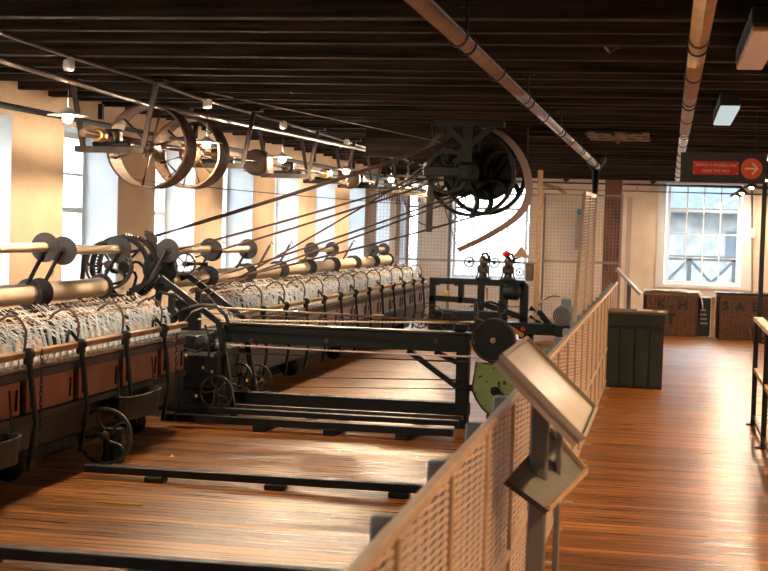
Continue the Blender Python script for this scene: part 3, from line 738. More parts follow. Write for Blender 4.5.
# chains, tins and handwheel on near section
for (px, py, lab) in ((42, 352, 'chain hanging from the front rail at far left'), (177, 335, 'chain hanging from the front rail beside the headstock')):
    p = at(px, py, X=FX+.07)
    link_chain(p.x, p.y, p.z-.64, p.z).build('hanging_chain', M['ironb'], label='rusty link '+lab, cat='chain')
def tin(px0, px1, pyt, pyb, X, lab):
    pa = at(px0, pyt, X=X); pb = at(px1, pyt, X=X); zb = at(px0, pyb, X=X).z
    ya, yb = pa.y, pb.y; zt = pa.z; t = thing('waste_tin', lab, 'container', (X-.06, (ya+yb)/2, zb))
    def ringp(hw, hl, z): 
        return [(X-.06+hw*math.copysign(abs(math.cos(a))**.6, math.cos(a)), (ya+yb)/2+hl*math.copysign(abs(math.sin(a))**.6, math.sin(a)), z) for a in [2*PI*k/24 for k in range(24)]]
    hw, hl = .085, (yb-ya)/2; R = [ringp(hw*.9, hl*.92, zb), ringp(hw, hl, zt), ringp(hw-.006, hl-.006, zt), ringp(hw*.9-.006, hl*.92-.006, zb+.01)]
    vs = sum(R, []); fs = [tuple(range(24))[::-1], tuple(72+k for k in range(24))]
    for j in range(3):
        for k in range(24): fs.append((j*24+k, j*24+(k+1) % 24, (j+1)*24+(k+1) % 24, (j+1)*24+k))
    MB().add(vs, fs).build('body', M['tin'], t)
    MB().path(ringp(hw+.003, hl+.003, zt), .006, 5, closed=True).build('rim', M['ironb'], t)
    MB().bar((X-.06, ya, zt), (X-.08, ya, .62), .02, .006).bar((X-.06, yb, zt), (X-.08, yb, .62), .02, .006).build('strap', M['iron'], t)
tin(128, 162, 398, 421, FX+.13, 'oval tin box hung under the front rail right of the floor handwheel')
tin(-14, 22, 446, 474, FX+.13, 'oval tin box at the far left edge below the front rail')
hw = thing('floor_handwheel', 'large dark iron wheel with curved spokes standing at the carriage foot at left', 'wheel', (FX+.16, 9.6, 0))
c = at(105, 436, X=FX+.10)
hw.location = (c.x, c.y, 0)
wheel('rim', hw, c, .185, .022, .018, 5, .03, M['ironb'], curved=True, spr=.009)
MB().tube(c+Vector((0, -.03, 0)), c+Vector((0, .28, 0)), .014, 8).build('axle', M['ironb'], hw)
MB().box(c.x-.07, c.x+.07, c.y+.12, c.y+.18, 0, c.z+.04, .01).build('bearing_stand', M['iron'], hw)

# ------------------------------------------------------------------ headstock
hd = thing('mule_headstock', 'black iron mule headstock with toothed wheel, pulleys and levers at centre left', 'machine', (-3.6, HY, 0))
H = lambda n, m_, mt, **k: m_.build(n, mt, hd, **k)
def side_frame(y, w=.05):
    m = MB()
    for a, b in (((-4.35, 0), (-4.25, 1.0)), ((-3.35, 0), (-3.5, .78)), ((-4.25, 1.0), (-4.0, 1.12)), ((-4.0, 1.12), (-3.75, .95)), ((-3.75, .95), (-3.5, .78)), ((-4.3, .5), (-3.42, .5)), ((-4.33, .1), (-3.36, .1)), ((-4.3, .12), (-3.5, .7)), ((-3.9, .5), (-3.9, 1.0))):
        m.bar((a[0], y, a[1]), (b[0], y, b[1]), w, .045, (0, 1, 0))
    return m
for y in (11.5, 12.2): H('side_frame', side_frame(y), M['iron'])
gc = at(128, 267, Y=HY-.05)
g = MB().gear(gc, 'y', .275, .045, 64, .016, .235).build('gear_wheel', M['ironb'], hd)
MB().ring(gc+Vector((-.03, -.10, -.0)), 'y', .225, .255, .05, 40).build('inner_rim', M['iron'], g, origin=parent_loc(hd))
for i in range(6):
    an = i*PI/3+.2; pts = []
    for k in range(8):
        q = k/7; rr = .03+.21*q; th = an+.35*math.sin(q*PI*2); pts.append(gc+Vector((rr*math.cos(th), -.05, rr*math.sin(th))))
    MB().path(pts, .013, 6).build('spoke', M['iron'], g, origin=parent_loc(hd))
H('gear_hub', MB().disc(gc+Vector((0, -.05, 0)), 'y', .05, .12, 20), M['iron'])
c2 = gc+Vector((-.07, -.25, .02))
wheel('pulley', hd, c2, .20, .04, .02, 5, .035, M['ironb'], curved=True, spr=.011)
c3 = at(185, 264, Y=HY-.2)
wheel('handwheel', hd, c3, .092, .018, .013, 6, .022, M['ironb'], spr=.006)
H('handwheel_shaft', MB().tube(c3, c3+Vector((.0, .4, 0)), .012, 8).tube(c3+Vector((0, .05, 0)), c3+Vector((.16, .10, .0)), .022, 8), M['iron'])
c4 = at(160, 268, Y=HY+.1)
H('back_pulley', MB().disc(c4, 'y', .15, .05, 28), M['iron'])
c5 = at(216, 392, Y=HY-.5)
wheel('handwheel', hd, c5, .135, .02, .012, 5, .022, M['ironb'], curved=True, spr=.008)
for (px, py, r_, yy, ww) in ((205, 345, .08, HY-.3, .06), (190, 372, .11, HY-.1, .05), (240, 375, .10, HY+.2, .05), (170, 315, .07, HY-.2, .07), (258, 378, .12, HY+.9, .03)):
    p = at(px, py, Y=yy)
    if px in (240, 258): wheel('pulley', hd, p, r_, ww, .012, 6, .02, M['iron'], spr=.006)
    else: H('pulley', MB().lathe(p, 'y', [(.01, -ww/2), (r_, -ww/2), (r_*.88, 0), (r_, ww/2), (.01, ww/2)], 24), M['iron'])
# tilted tensioner pulley, top
p = at(152, 240, Y=HY)
H('rope_guide', MB().bar(p+Vector((-.04, 0, .06)), p+Vector((.06, 0, -.08)), .06, .05).bar(p+Vector((-.05, 0, .07)), p+Vector((.0, 0, .05)), .09, .02).disc(p, 'y', .05, .03, 16), M['ironb'])
H('rope_guide_arm', MB().path([p, at(140, 248, Y=HY), at(128, 262, Y=HY)], .012, 6), M['ironb'])
# front handle post on the left
a = at(83, 262, Y=HY-.3); b = at(80, 300, Y=HY-.3)
H('crank_handle', MB().tube(at(80, 250, Y=HY-.3), at(73, 250, Y=HY-.3), .022, 8).tube(at(76, 250, Y=HY-.3), at(86, 252, Y=HY-.3), .012, 8).bar(at(85, 250, Y=HY-.3), b, .03, .03), M['iron'])
# curved levers front of headstock
lev = lambda pl, r_, mt, nm='lever': H(nm, MB().path([at(x_, y_, Y=HY-.45) for x_, y_ in pl], r_, 7), mt)
lev([(172, 318), (184, 309), (200, 305), (216, 306), (226, 316), (230, 328)], .016, M['ironb'])
lev([(184, 322), (192, 312), (204, 307), (300, 312), (470, 323)], .009, M['steel'], 'long_rod')
lev([(148, 300), (160, 292), (176, 296), (190, 308)], .013, M['iron'])
lev([(160, 338), (166, 322), (176, 314)], .012, M['iron'])
lev([(205, 325), (210, 340), (208, 360), (214, 378)], .012, M['iron'])
lev([(176, 345), (196, 352), (214, 344)], .010, M['ironb'])
lev([(130, 300), (152, 281), (160, 268)], .014, M['iron'])
H('inner_casing', MB().prism([(-4.2, .05), (-3.5, .05), (-3.5, .55), (-3.7, .66), (-4.15, .66)], 11.5, 12.1), M['iron'])
H('gearbox', MB().box(-3.75, -3.45, 11.3, 11.7, .25, .55, .03), M['iron'])
# sprayed small fittings (bolts, brass oilers)
for k, (px, py) in enumerate(((212, 372), (247, 381), (262, 380), (186, 356), (203, 368), (196, 396))):
    p = at(px, py, Y=HY-.55 if k not in (1, 2) else HY+.0); H('oiler', MB().lathe(p, 'z', [(.004, -.012), (.010, -.010), (.010, .008), (.004, .014)], 8), M['brass'] if k not in (1, 2) else M['yellow'])
# long beams running right
X0, X1 = -3.55, -1.52
H('main_beam', MB().box(X0, X1, HY, HY+.14, .605, .745, .006), M['iron'])
H('beam_cap', MB().box(X0, X1, HY-.02, HY+.16, .752, .764), M['ironb'])
for px in (251, 327, 436):
    q = at(px, 341, Y=HY-.01); H('bolt', MB().disc(q, 'y', .020, .03, 12), M['ironb'])
for (py0, py1, rr, dy, mt, nm) in ((313, 325, .006, .02, M['steel'], 'tie_rod'), (352, 362, .008, -.1, M['ironb'], 'tie_rod'), (376, 380, .007, -.05, M['ironb'], 'tie_rod'), (386, 389, .006, -.02, M['ironb'], 'tie_rod')):
    H(nm, MB().tube(at(206, py0, Y=HY+dy), at(468, py1, Y=HY+dy), rr, 6), mt)
def twisted(a, b, r, yy, lab=None):
    A = at(*a, Y=yy); B = at(*b, Y=yy); m = MB(); n_ = 150
    for s in range(2):
        pts = []
        for i in range(n_+1):
            t_ = i/n_; an = t_*2*PI*36+s*PI; pts.append(A.lerp(B, t_)+Vector((0, r*.55*math.cos(an), r*.55*math.sin(an)-.04*t_*(1-t_))))
        m.path(pts, r*.6, 5)
    return m
H('cotton_rope', twisted((198, 319), (478, 322), .009, HY-.1), M['yarn'])
H('cotton_rope', twisted((205, 343), (480, 357), .008, HY-.1), M['strap'])
H('cotton_rope', twisted((205, 329), (470, 334), .007, HY+.1), M['strap'])
H('lower_beam', MB().box(X0, X1, 11.85, 11.97, .085, .19, .006), M['iron'])
for px in (312, 344, 420): 
    q = at(px, 420, Y=11.9); H('beam_foot', MB().box(q.x-.05, q.x+.05, 11.86, 11.96, 0, .09), M['iron'])
H('track_bar', MB().box(X0-.2, X1, 11.50, 11.55, .10, .13), M['ironb'])
H('track_bar', MB().box(X0-.2, X1, 11.25, 11.33, .085, .125), M['iron'])
H('track_bar', MB().box(X0-.2, X1, 10.95, 11.03, .045, .10), M['iron'])
for xx in (-3.0, -2.45, -1.9):
    H('track_foot', MB().box(xx-.045, xx+.045, 10.93, 11.4, 0, .05), M['iron'])
# end of the headstock on the right
H('end_post', MB().box(-1.62, -1.52, HY, HY+.14, 0, .62, .008), M['iron'])
H('end_post', MB().box(-1.40, -1.34, HY+.3, HY+.38, 0, .75, .008), M['iron'])
H('diagonal_brace', MB().bar((-2.02, HY+.07, .60), (-1.58, HY+.07, .30), .05, .04).bar((-1.62, HY+.07, .52), (-1.8, HY+.07, .60), .04, .04), M['iron'])
dc = at(494, 340, Y=HY-.16); pa = at(476, 340, Y=HY)
poly = []
for k in range(22):
    an = -2.2+4.3*k/21; poly.append((dc.x+.168*math.cos(an), dc.z+.168*math.sin(an)))
poly += [(dc.x-.155, dc.z+.165), (dc.x-.15, dc.z+.11), (dc.x-.165, dc.z+.06), (dc.x-.135, dc.z+.02), (dc.x-.155, dc.z-.08)]
cv = MB().prism(poly, HY-.20, HY-.08).build('disc_cover', M['iron'], hd)
MB().ring((dc.x, HY-.205, dc.z), 'y', .155, .170, .014, 40).build('cover_lip', M['ironb'], cv, origin=parent_loc(hd))
MB().disc((dc.x, HY-.215, dc.z), 'y', .022, .03, 16).disc((dc.x, HY-.235, dc.z), 'y', .010, .03, 8).build('boss', M['steel'], cv, origin=parent_loc(hd))
gp = [(476, 362), (484, 363), (497, 365), (507, 370), (515, 377), (520, 386), (522, 396), (519, 407), (511, 414), (500, 417), (490, 415), (482, 408), (476, 399), (472, 389), (474, 376)]
gg = MB().prism([(lambda q: (q.x, q.z))(at(x_, y_, Y=HY-.05)) for x_, y_ in gp], HY-.10, HY+.02).build('green_guard', M['green'], hd)
gg['label'] = 'chipped green painted guard'
q = at(495, 391, Y=HY-.12); MB().disc(q, 'y', .035, .05, 16).disc(q+Vector((0, -.03, 0)), 'y', .016, .03, 10).build('hub', M['iron'], gg, origin=parent_loc(hd))
m = MB().path([at(x_, y_, Y=HY-.11) for x_, y_ in gp], .006, 5, closed=True); m.build('rim', M['ironb'], gg, origin=parent_loc(hd))
for zz in (dc.z, q.z): H('guard_bracket', MB().bar((-1.56, HY+.03, zz), (q.x if zz == q.z else dc.x, HY+.03, zz), .05, .05).tube((q.x if zz == q.z else dc.x, HY-.09, zz), (q.x if zz == q.z else dc.x, HY+.06, zz), .025, 10), M['iron'])
# lever with yellow and red grip next to the disc
H('yellow_grip', MB().bar(at(512, 329, Y=HY+.1), at(523, 336, Y=HY+.1), .035, .03), M['yellow'])
H('red_knob', MB().lathe(at(523, 329, Y=HY+.1), 'z', [(.002, -.018), (.016, -.012), (.018, .004), (.008, .016)], 12), M['redknob'])
H('lever', MB().bar(at(513, 336, Y=HY+.12), at(521, 356, Y=HY+.12), .03, .02).path([at(515, 330, Y=HY+.12), at(524, 340, Y=HY+.1), at(524, 352, Y=HY+.1)], .008, 6), M['iron'])
H('small_motor', MB().box(dc.x+.14, dc.x+.22, HY+.05, HY+.2, .62, .72, .01), M['paper'])
# bracket with loop between (crop: 476,300)
H('stop_bracket', MB().bar(at(476, 322, Y=HY), at(476, 302, Y=HY), .035, .03).path([at(476, 304, Y=HY), at(490, 302, Y=HY), at(503, 306, Y=HY+.05)], .012, 6), M['ironb'])
m = MB(); cc = at(502, 307, Y=HY+.05); m.path([cc+Vector((.035*math.cos(a), 0, .055*math.sin(a))) for a in [2*PI*k/16 for k in range(16)]], .008, 6, closed=True); H('ring_handle', m, M['ironb'])
p = at(378, 318, Y=HY-.1); H('rope_block', MB().box(p.x-.045, p.x+.045, p.y-.03, p.y+.03, p.z-.01, p.z+.03, .008), M['railwood'])
p = at(461, 330, Y=HY+.08); H('pulley_block', MB().box(p.x-.06, p.x+.06, HY+.02, HY+.12, .765, .83, .02), M['iron'])

# tracks on the floor
def track(y, x0, x1, h, lab):
    t = thing('carriage_track', lab, 'rail', ((x0+x1)/2, y, 0))
    MB().box(x0, x1, y-.035, y+.035, .035, .035+h, .005).build('rail', M['iron'], t)
    x = x0+.45
    while x < x1: MB().box(x-.06, x+.06, y-.05, y+.05, 0, .036, .006).build('foot', M['iron'], t); x += .75
track(8.63, -3.45, -1.31, .048, 'black floor rail with feet crossing below the tin box, middle of the floor')
track(6.33, -3.45, -1.32, .055, 'black floor rail nearest the camera along the bottom left edge')
r = thing('floor_scrap', 'small crumpled piece of white paper on the machine floor', 'paper', (0, 0, 0))
p = at(172, 457, Z=0.0); r.location = p
vs = [(p.x+random.uniform(-.02, .02), p.y+random.uniform(-.02, .02), p.z+random.uniform(0, .02)) for _ in range(10)]
MB().add([p+Vector(v) for v in ((-.02, 0, .001), (.0, -.02, .003), (.022, .0, .001), (.0, .02, .002), (0, 0, .018))], [(0, 1, 4), (1, 2, 4), (2, 3, 4), (3, 0, 4), (0, 3, 2, 1)]).build('crumple', M['paper'], r)
a = at(55, 501, Z=.0); b = at(142, 506, Z=.0)
MB().path([a+Vector((0, 0, .006)), (a+b)/2+Vector((0, .02, .006)), b+Vector((0, 0, .006))], .006, 5).build('floor_cable', M['yellow'], label='thin orange-lit cord lying on the floor at lower left', cat='cord')

# ------------------------------------------------------------------ far frame with governor heads
FY = 21.5
ff = thing('end_frame', 'black cast frame with rounded openings at the far end of the mule', 'machine', at(480, 300, Y=FY)); ff.location.z = 0
G = lambda n, m_, mt, **k: m_.build(n, mt, ff, **k)
fx0, fx1 = at(430, 280, Y=FY).x, at(529, 280, Y=FY).x; zt = at(480, 279, Y=FY).z; zm = at(480, 301, Y=FY).z
m = MB(); m.box(fx0, fx1-.06, FY-.05, FY+.05, zt-.09, zt, .01); m.box(fx1-.12, fx1, FY-.05, FY+.05, 0, zt-.06, .02); m.bar((fx1-.10, FY, zt-.045), (fx1-.04, FY, zt-.09), .1, .09, (0, 1, 0))
m.box(fx0, fx0+.09, FY-.05, FY+.05, 0, zt-.05, .01); m.box(fx0+.42, fx0+.50, FY-.05, FY+.05, zm-.04, zt-.04, .01); m.bar((fx0, FY, zm+.02), (fx0+.65, FY, zm), .1, .08, (0, 1, 0)); m.bar((fx0+.65, FY, zm), (fx1-.05, FY, zm-.22), .1, .08, (0, 1, 0))
m.box(fx0+.70, fx0+.80, FY-.04, FY+.04, 0, zt-.04, .01); m.box(fx0+1.02, fx0+1.14, FY-.04, FY+.04, 0, zt-.04, .01)
for cx, cz in ((fx0+.12, zt-.12), (fx0+.39, zt-.12), (fx0+.12, zm+.06), (fx0+.39, zm+.06)): m.bar((cx-.03, FY, cz+(.03 if cz > zt-.2 else -.03)), (cx+.03, FY, cz+(.03 if cz > zt-.2 else -.03)), .09, .04, (0, 1, 0))
G('frame', m, M['iron'])
G('strut', MB().path([at(530, 308, Y=FY), at(540, 313, Y=FY), at(548, 323, Y=FY), at(555, 330, Y=FY)], .045, 8), M['iron'])
G('strut', MB().path([at(530, 316, Y=FY), at(538, 322, Y=FY), at(545, 330, Y=FY)], .03, 8), M['iron'])
G('base_beam', MB().box(at(478, 340, Y=FY).x, at(566, 340, Y=FY).x, FY-.25, FY+.15, .10, .26, .01), M['iron'])
for px in (480, 530, 560): q = at(px, 340, Y=FY); G('foot', MB().box(q.x-.05, q.x+.05, FY-.2, FY+.1, 0, .11), M['iron'])
q = at(514, 292, Y=FY-.1); G('drum', MB().lathe(q, 'x', [(.02, -.16), (.10, -.14), (.12, -.02), (.12, .06), (.05, .1)], 18), M['iron'])
q = at(440, 322, Y=FY-.5); G('gear_box', MB().box(q.x-.1, q.x+.85, FY-.6, FY-.2, 0, .42, .03), M['iron'])
for px, py, rr in ((432, 316, .16), (448, 322, .13), (420, 320, .12)): wheel('flywheel', ff, at(px, py, Y=FY-.7), rr, .03, .015, 5, .02, M['ironb'], curved=True, spr=.008)
G('oil_can', MB().lathe((at(447, 302, Y=FY).x, FY, zm+.10), 'z', [(.04, -.06), (.04, .01), (.01, .04)], 12), M['yellow'])
G('rod', MB().tube(at(487, 288, Y=FY), at(487, 318, Y=FY), .012, 6).tube(at(470, 306, Y=FY-.1), at(528, 307, Y=FY-.1), .010, 6).tube(at(470, 316, Y=FY-.1), at(528, 318, Y=FY-.1), .010, 6), M['iron'])
def governor(px, lab, red):
    b = at(px, 277, Y=FY); t = thing('winding_head', lab, 'machine head', (b.x, FY, zt))
    z = zt
    MB().lathe((b.x, FY, z), 'z', [(.12, 0), (.12, .015), (.09, .03), (.06, .035), (.055, .09), (.085, .10), (.09, .17), (.075, .20), (.05, .21), (.05, .25), (.065, .26), (.06, .30), (.03, .31), (.02, .34)], 14, False).box(b.x-.06, b.x+.08, FY-.10, FY-.05, z+.11, z+.16).box(b.x-.02, b.x+.07, FY-.09, FY-.04, z+.21, z+.26).bar((b.x-.09, FY-.05, z+.02), (b.x-.03, FY-.06, z+.22), .02, .02).bar((b.x+.10, FY-.05, z+.02), (b.x+.05, FY-.06, z+.2), .02, .02).build('body', M['ironb'], t)
    MB().path([(b.x-.05, FY, z+.28), (b.x-.02, FY, z+.36), (b.x+.04, FY, z+.37), (b.x+.08, FY, z+.32), (b.x+.08, FY, z+.24)], .02, 7).build('yoke', M['iron'], t)
    MB().tube((b.x-.2, FY-.02, z+.26), (b.x+.16, FY-.02, z+.26), .012, 6).build('cross_rod', M['ironb'], t)
    wheel('handwheel', t, (b.x-.20, FY-.05, z+.24), .075, .02, .014, 5, .02, M['iron'], spr=.007)
    if red:
        MB().lathe((b.x-.03, FY-.02, z+.37), 'z', [(.01, -.05), (.06, -.02), (.065, .02), (.02, .05)], 12).build('cap', M['redknob'], t)
        MB().add([(b.x+.06, FY-.05, z+.33), (b.x+.30, FY-.05, z+.33), (b.x+.18, FY-.05, z+.50), (b.x+.06, FY+.02, z+.33), (b.x+.30, FY+.02, z+.33), (b.x+.18, FY+.02, z+.50)], [(0, 1, 2), (5, 4, 3), (0, 3, 4, 1), (1, 4, 5, 2), (2, 5, 3, 0)]).build('hopper', M['railwood'], t)
        MB().bar((b.x+.03, FY, z+.28), (b.x+.18, FY, z+.34), .02, .02).build('hopper_arm', M['iron'], t)
        wheel('handwheel', t, (b.x+.17, FY-.06, z+.12), .06, .02, .014, 5, .015, M['iron'], spr=.006)
        MB().box(b.x+.25, b.x+.37, FY-.06, FY+.04, z+.0, z+.25, .02).build('side_case', M['belt'], t)
governor(483, 'left of two small cast machine heads with handwheel on the far black frame', False)
governor(508, 'right of two cast machine heads, with red cap, on the far black frame', True)
# motor
mc = at(564, 316, Y=21.2)
mt_ = thing('electric_motor', 'grey electric motor with ribbed round fan cover behind the fence', 'motor', (mc.x, mc.y, .26))
MB().lathe(mc, Vector((-.25, -1, 0)), [(.10, -.28), (.16, -.22), (.165, .02), (.14, .08), (.06, .10), (.001, .10)], 26).build('body', M['motor'], mt_)
MB().disc(mc+Vector((-.25, -1, 0)).normalized()*.10, Vector((-.25, -1, 0)), .135, .008, 26).build('fan_opening', M['iron'], mt_)
m = MB()
for k in range(5): m.ring(mc+Vector((-.25, -1, 0)).normalized()*.105, Vector((-.25, -1, 0)), .02+.026*k, .028+.026*k, .012, 24)
m.build('fan_grille', M['bezel'], mt_)
MB().box(mc.x-.12, mc.x+.14, mc.y-.1, mc.y+.25, .10, mc.z-.13, .01).build('foot', M['iron'], mt_)
MB().box(mc.x-.05, mc.x+.09, mc.y-.0, mc.y+.16, mc.z+.13, mc.z+.24, .015).build('terminal_box', M['motor'], mt_)
m = MB(); hc = mc+Vector((-.14, .1, 0)); m.path([hc+Vector((.26*math.cos(a)-.0, 0, .27*math.sin(a))) for a in [PI*.42+PI*.6*k/10 for k in range(11)]], .012, 6); m.build('hood_rim', M['steel'], mt_)

# ------------------------------------------------------------------ mesh screens at the back
def mesh_screen(name, x0, x1, z0, z1, y, lab, pitch=.055, rails=(), post=.035, top=True):
    t = thing(name, lab, 'mesh screen', ((x0+x1)/2, y, 0))
    for x in (x0, x1): MB().box(x-post/2, x+post/2, y-post/2, y+post/2, 0, z1+.02).build('post', M['wire'], t)
    for z in [z1, z0]+list(rails): MB().box(x0, x1, y-.012, y+.012, z-.015, z+.015).build('rail', M['wire'], t)
    m = MB(); x = x0
    while x < x1: m.box(x-.0018, x+.0018, y-.002, y+.002, z0, z1); x += pitch
    z = z0
    while z < z1: m.box(x0, x1, y-.002, y+.002, z-.0018, z+.0018); z += pitch
    m.build('wire_mesh', M['wire'], t); return t
YS = 24.2
X_ = lambda px: at(px, 260, Y=YS).x
Zg = lambda py: at(580, py, Y=YS).z
mesh_screen('mesh_gate', X_(543), X_(620), .08, Zg(195), YS, 'tall wire mesh gate before the stained back wall, with middle rail', rails=(Zg(262),))
mesh_screen('mesh_screen', X_(449), X_(538), .08, Zg(196), YS+.05, 'tall wire mesh screen in front of the left far window', rails=(Zg(265),))
mesh_screen('mesh_screen', X_(407), X_(448), .08, Zg(196), YS+.05, 'narrow wire mesh screen at the far left corner', rails=(Zg(265),))
mesh_screen('mesh_screen', X_(362), X_(406), .08, Zg(196), YS+.05, 'leftmost wire mesh screen behind the end of the mule', rails=(Zg(265),))
MB().box(X_(536), X_(541), YS-.2, YS-.13, 0, ZJ).build('timber_upright', M['railwood'], label='thin pale timber upright from floor to ceiling left of the mesh gate', cat='post')
MB().box(X_(626), X_(631), YS-.5, YS-.43, 0, Zg(196)).build('steel_upright', M['fmesh'], label='steel upright right of the reddish timber column', cat='post')
# comb-like band high on the far left
r = thing('comb_rail', 'tan slotted rail hanging high at the far end before the window wall', 'rail', at(405, 195, Y=23))
a = at(378, 193, Y=23); b = at(440, 196, Y=23)
MB().bar(a, b, .04, .05, (0, 1, 0)).build('rail', M['railwood'], r)
m = MB()
for k in range(24): q = a.lerp(b, (k+.5)/24); m.box(q.x-.008, q.x+.008, q.y-.01, q.y+.01, q.z-.12, q.z-.02)
m.build('teeth', M['belt'], r)

# timber column, switch boxes on back wall
c = at(612, 240, Y=25.6)
MB().box(c.x-.14, c.x+.14, 25.45, 25.75, 0, ZJ, .01).build('timber_column', M['midwood'], label='thick reddish timber column from floor to ceiling before the back wall', cat='column')
def wallbox(px0, px1, py0, py1, mt, name, lab, cat, d=.1):
    a = at(px0, py0, Y=YB-d); b = at(px1, py1, Y=YB-d)
    r = thing(name, lab, cat, ((a.x+b.x)/2, YB-d/2, b.z))
    MB().box(a.x, b.x, YB-d, YB, b.z, a.z, .008).build('case', mt, r)
    MB().box(a.x+.03, b.x-.03, YB-d-.006, YB-d, b.z+.03, a.z-.03).build('cover', mt, r)
    return r
wallbox(588, 600, 213, 251, M['backwall'], 'fuse_cabinet', 'tall cream electrical cabinet on the back wall behind the gate', 'electrical box', .12)
wallbox(576, 585, 216, 250, M['bezel'], 'fuse_cabinet', 'narrow grey electrical cabinet left of the cream one behind the gate', 'electrical box', .12)
wallbox(577, 583, 209, 215, M['bluebox'], 'switch_box', 'small blue switch box above the grey electrical cabinet', 'electrical box')
wallbox(635, 639, 190, 197, M['plastic'], 'switch_box', 'small white box on the back wall between column and right window', 'electrical box', .05)
MB().tube(at(637, 190, Y=YB-.03), at(637, 178, Y=YB-.03), .008, 6).build('wall_conduit', M['bezel'], label='thin conduit above the small white box on the back wall', cat='pipe')
MB().tube(at(752, 190, Y=YB-.05), at(752, 330, Y=YB-.05), .02, 8).build('wall_conduit', M['bezel'], label='vertical conduit on the wall right of the right window', cat='pipe')
wallbox(749, 755, 228, 238, M['plastic'], 'switch_box', 'pale switch box on the conduit right of the right window', 'electrical box', .08)
# crack / stain on plaster : a shallow peeled patch
r = MB()
for i, (a, b) in enumerate((((543, 184), (552, 187)), ((550, 186), (560, 189)), ((558, 188), (566, 194)))):
    r.bar(at(*a, Y=YB-.006), at(*b, Y=YB-.006), .07, .01, (0, 0, 1))
r.build('plaster_crack', M['railwood'], label='tan peeled plaster crack high on the back wall behind the gate', cat='crack')

# ------------------------------------------------------------------ safety fence
FXX = -.575
fe = thing('safety_fence', 'long low steel fence with expanded mesh dividing machine floor from aisle', 'fence', (FXX, 12, 0))
Fp = lambda n, m_, mt: m_.build(n, mt, fe)
PY = [1.40+.82*k for k in range(22)]
YE = PY[-1]
Fp('top_rail', MB().box(FXX-.016, FXX+.016, PY[0], YE, .958, .985, .005), M['frail'])
Fp('middle_rail', MB().box(FXX-.015, FXX+.015, PY[0], YE, .385, .415, .004), M['frail'])
Fp('bottom_rail', MB().box(FXX-.015, FXX+.015, PY[0], YE, .05, .08, .004), M['frail'])
for i, y in enumerate(PY):
    Fp('post', MB().box(FXX-.092, FXX-.038, y+.20, y+.255, 0, .955, .005), M['fpost'])
    Fp('upright', MB().box(FXX-.014, FXX+.014, y-.014, y+.014, .0, .955, .004), M['frail'])
    Fp('foot', MB().box(FXX-.03, FXX+.06, y-.03, y+.03, 0, .012), M['frail'])
    if i == len(PY)-1: break
    ya, yb = y+.014, PY[i+1]-.014
    for z0, z1 in ((.415, .955), (.08, .385)):
        m = MB(); W = yb-ya; z = z0-.06
        while z < z1+.06:      # long flat strands of expanded metal, crossing in pairs
            for dz, h in ((-.03, .0085), (.03, .0035)):
                a0, a1 = z-dz, z+dz; lo, hi = 0.0, 1.0
                for lim, sg in ((z0, 1), (z1, -1)):
                    A_, B_ = (a0-lim)*sg, (a1-lim)*sg
                    if A_ < 0 and B_ < 0: lo, hi = 1, 0
                    elif A_ < 0: lo = max(lo, -A_/(B_-A_))
                    elif B_ < 0: hi = min(hi, A_/(A_-B_))
                if hi-lo > .02: m.bar((FXX, ya+W*lo, a0+(a1-a0)*lo), (FXX, ya+W*hi, a0+(a1-a0)*hi), .003, h, (1, 0, 0))
            z += .0215
        for k in range(1, 9): m.box(FXX-.001, FXX+.001, ya+W*k/9-.0015, ya+W*k/9+.0015, z0, z1)
        Fp('mesh_panel', m, M['fmesh'])
fe.rotation_euler = (0, 0, .0045)
# tall leaning mesh panel
tp = thing('leaning_guard_panel', 'tall narrow slanting mesh guard panel rising above the fence at right of centre', 'guard panel', (-.72, 12.9, 0))
A0 = at(574, 322, Y=12.2); A1 = at(584.5, 193, Y=13.0); B0 = at(591, 320, Y=14.6); B1 = at(595, 196, Y=14.6)
A00 = A1+(A0-A1)*1.9
if A00.z < .05: A00 = A1+(A0-A1)*((A1.z-.05)/(A1.z-A0.z))
B00 = Vector((B1.x, B1.y, .05))
for (u, v) in ((A1, A00), (B1, B00)): MB().bar(u, v, .03, .03).build('stile', M['frail'], tp)
MB().bar((A1+B1)/2, (A00+B00)/2, .02, .02).build('stile', M['frail'], tp)
MB().bar(A1, B1, .03, .03).bar(A00, B00, .03, .03).bar(A1.lerp(A00, .5), B1.lerp(B00, .5), .02, .02).build('cross_rail', M['frail'], tp)
m = MB()
for k in range(72):
    q = (k+.5)/72; m.bar(A1.lerp(A00, q), B1.lerp(B00, q-.012 if q > .02 else q), .006, .010)
for k in range(1, 16):
    q = k/16; m.bar(A1.lerp(B1, q), A00.lerp(B00, q), .003, .003)
m.build('wire_mesh', M['fmesh'], tp)

# ------------------------------------------------------------------ lecterns
lt = thing('information_lectern', 'grey steel lectern with slanted framed board standing by the fence in the foreground', 'lectern', (-.41, 5.2, 0))
MB().box(-.445, -.385, 5.17, 5.24, 0, 1.02, .006).build('post', M['lect'], lt)
MB().box(-.365, -.345, 5.30, 5.36, 0, 1.0, .004).build('post', M['lect'], lt)
MB().box(-.52, -.30, 5.08, 5.42, 0, .012, .003).build('base_plate', M['lect'], lt)
NL, FL = Vector((-.516, 4.78, 1.185)), Vector((-.516, 5.62, 1.185)); NR, FR = Vector((-.25, 4.78, .935)), Vector((-.25, 5.62, .935))
nn = (NR-NL).cross(FL-NL).normalized()
if nn.z < 0: nn = -nn
bz = MB().quadslab(NL, NR, FR, FL, .035)
bz.build('board', M['bezel'], lt)
e = .022
m = MB()
for a, b in ((NL, NR), (NR, FR), (FR, FL), (FL, NL)):
    m.bar(a+nn*.006, b+nn*.006, .02, .012, nn)
m.build('frame', M['bezel'], lt)
ins = lambda q: q+nn*.004
cx = (NL+NR+FR+FL)/4
s = [ins(cx+(q-cx)*.93) for q in (NL, NR, FR, FL)]
MB().quadslab(*s, .003).build('board_face', M['board'], lt)
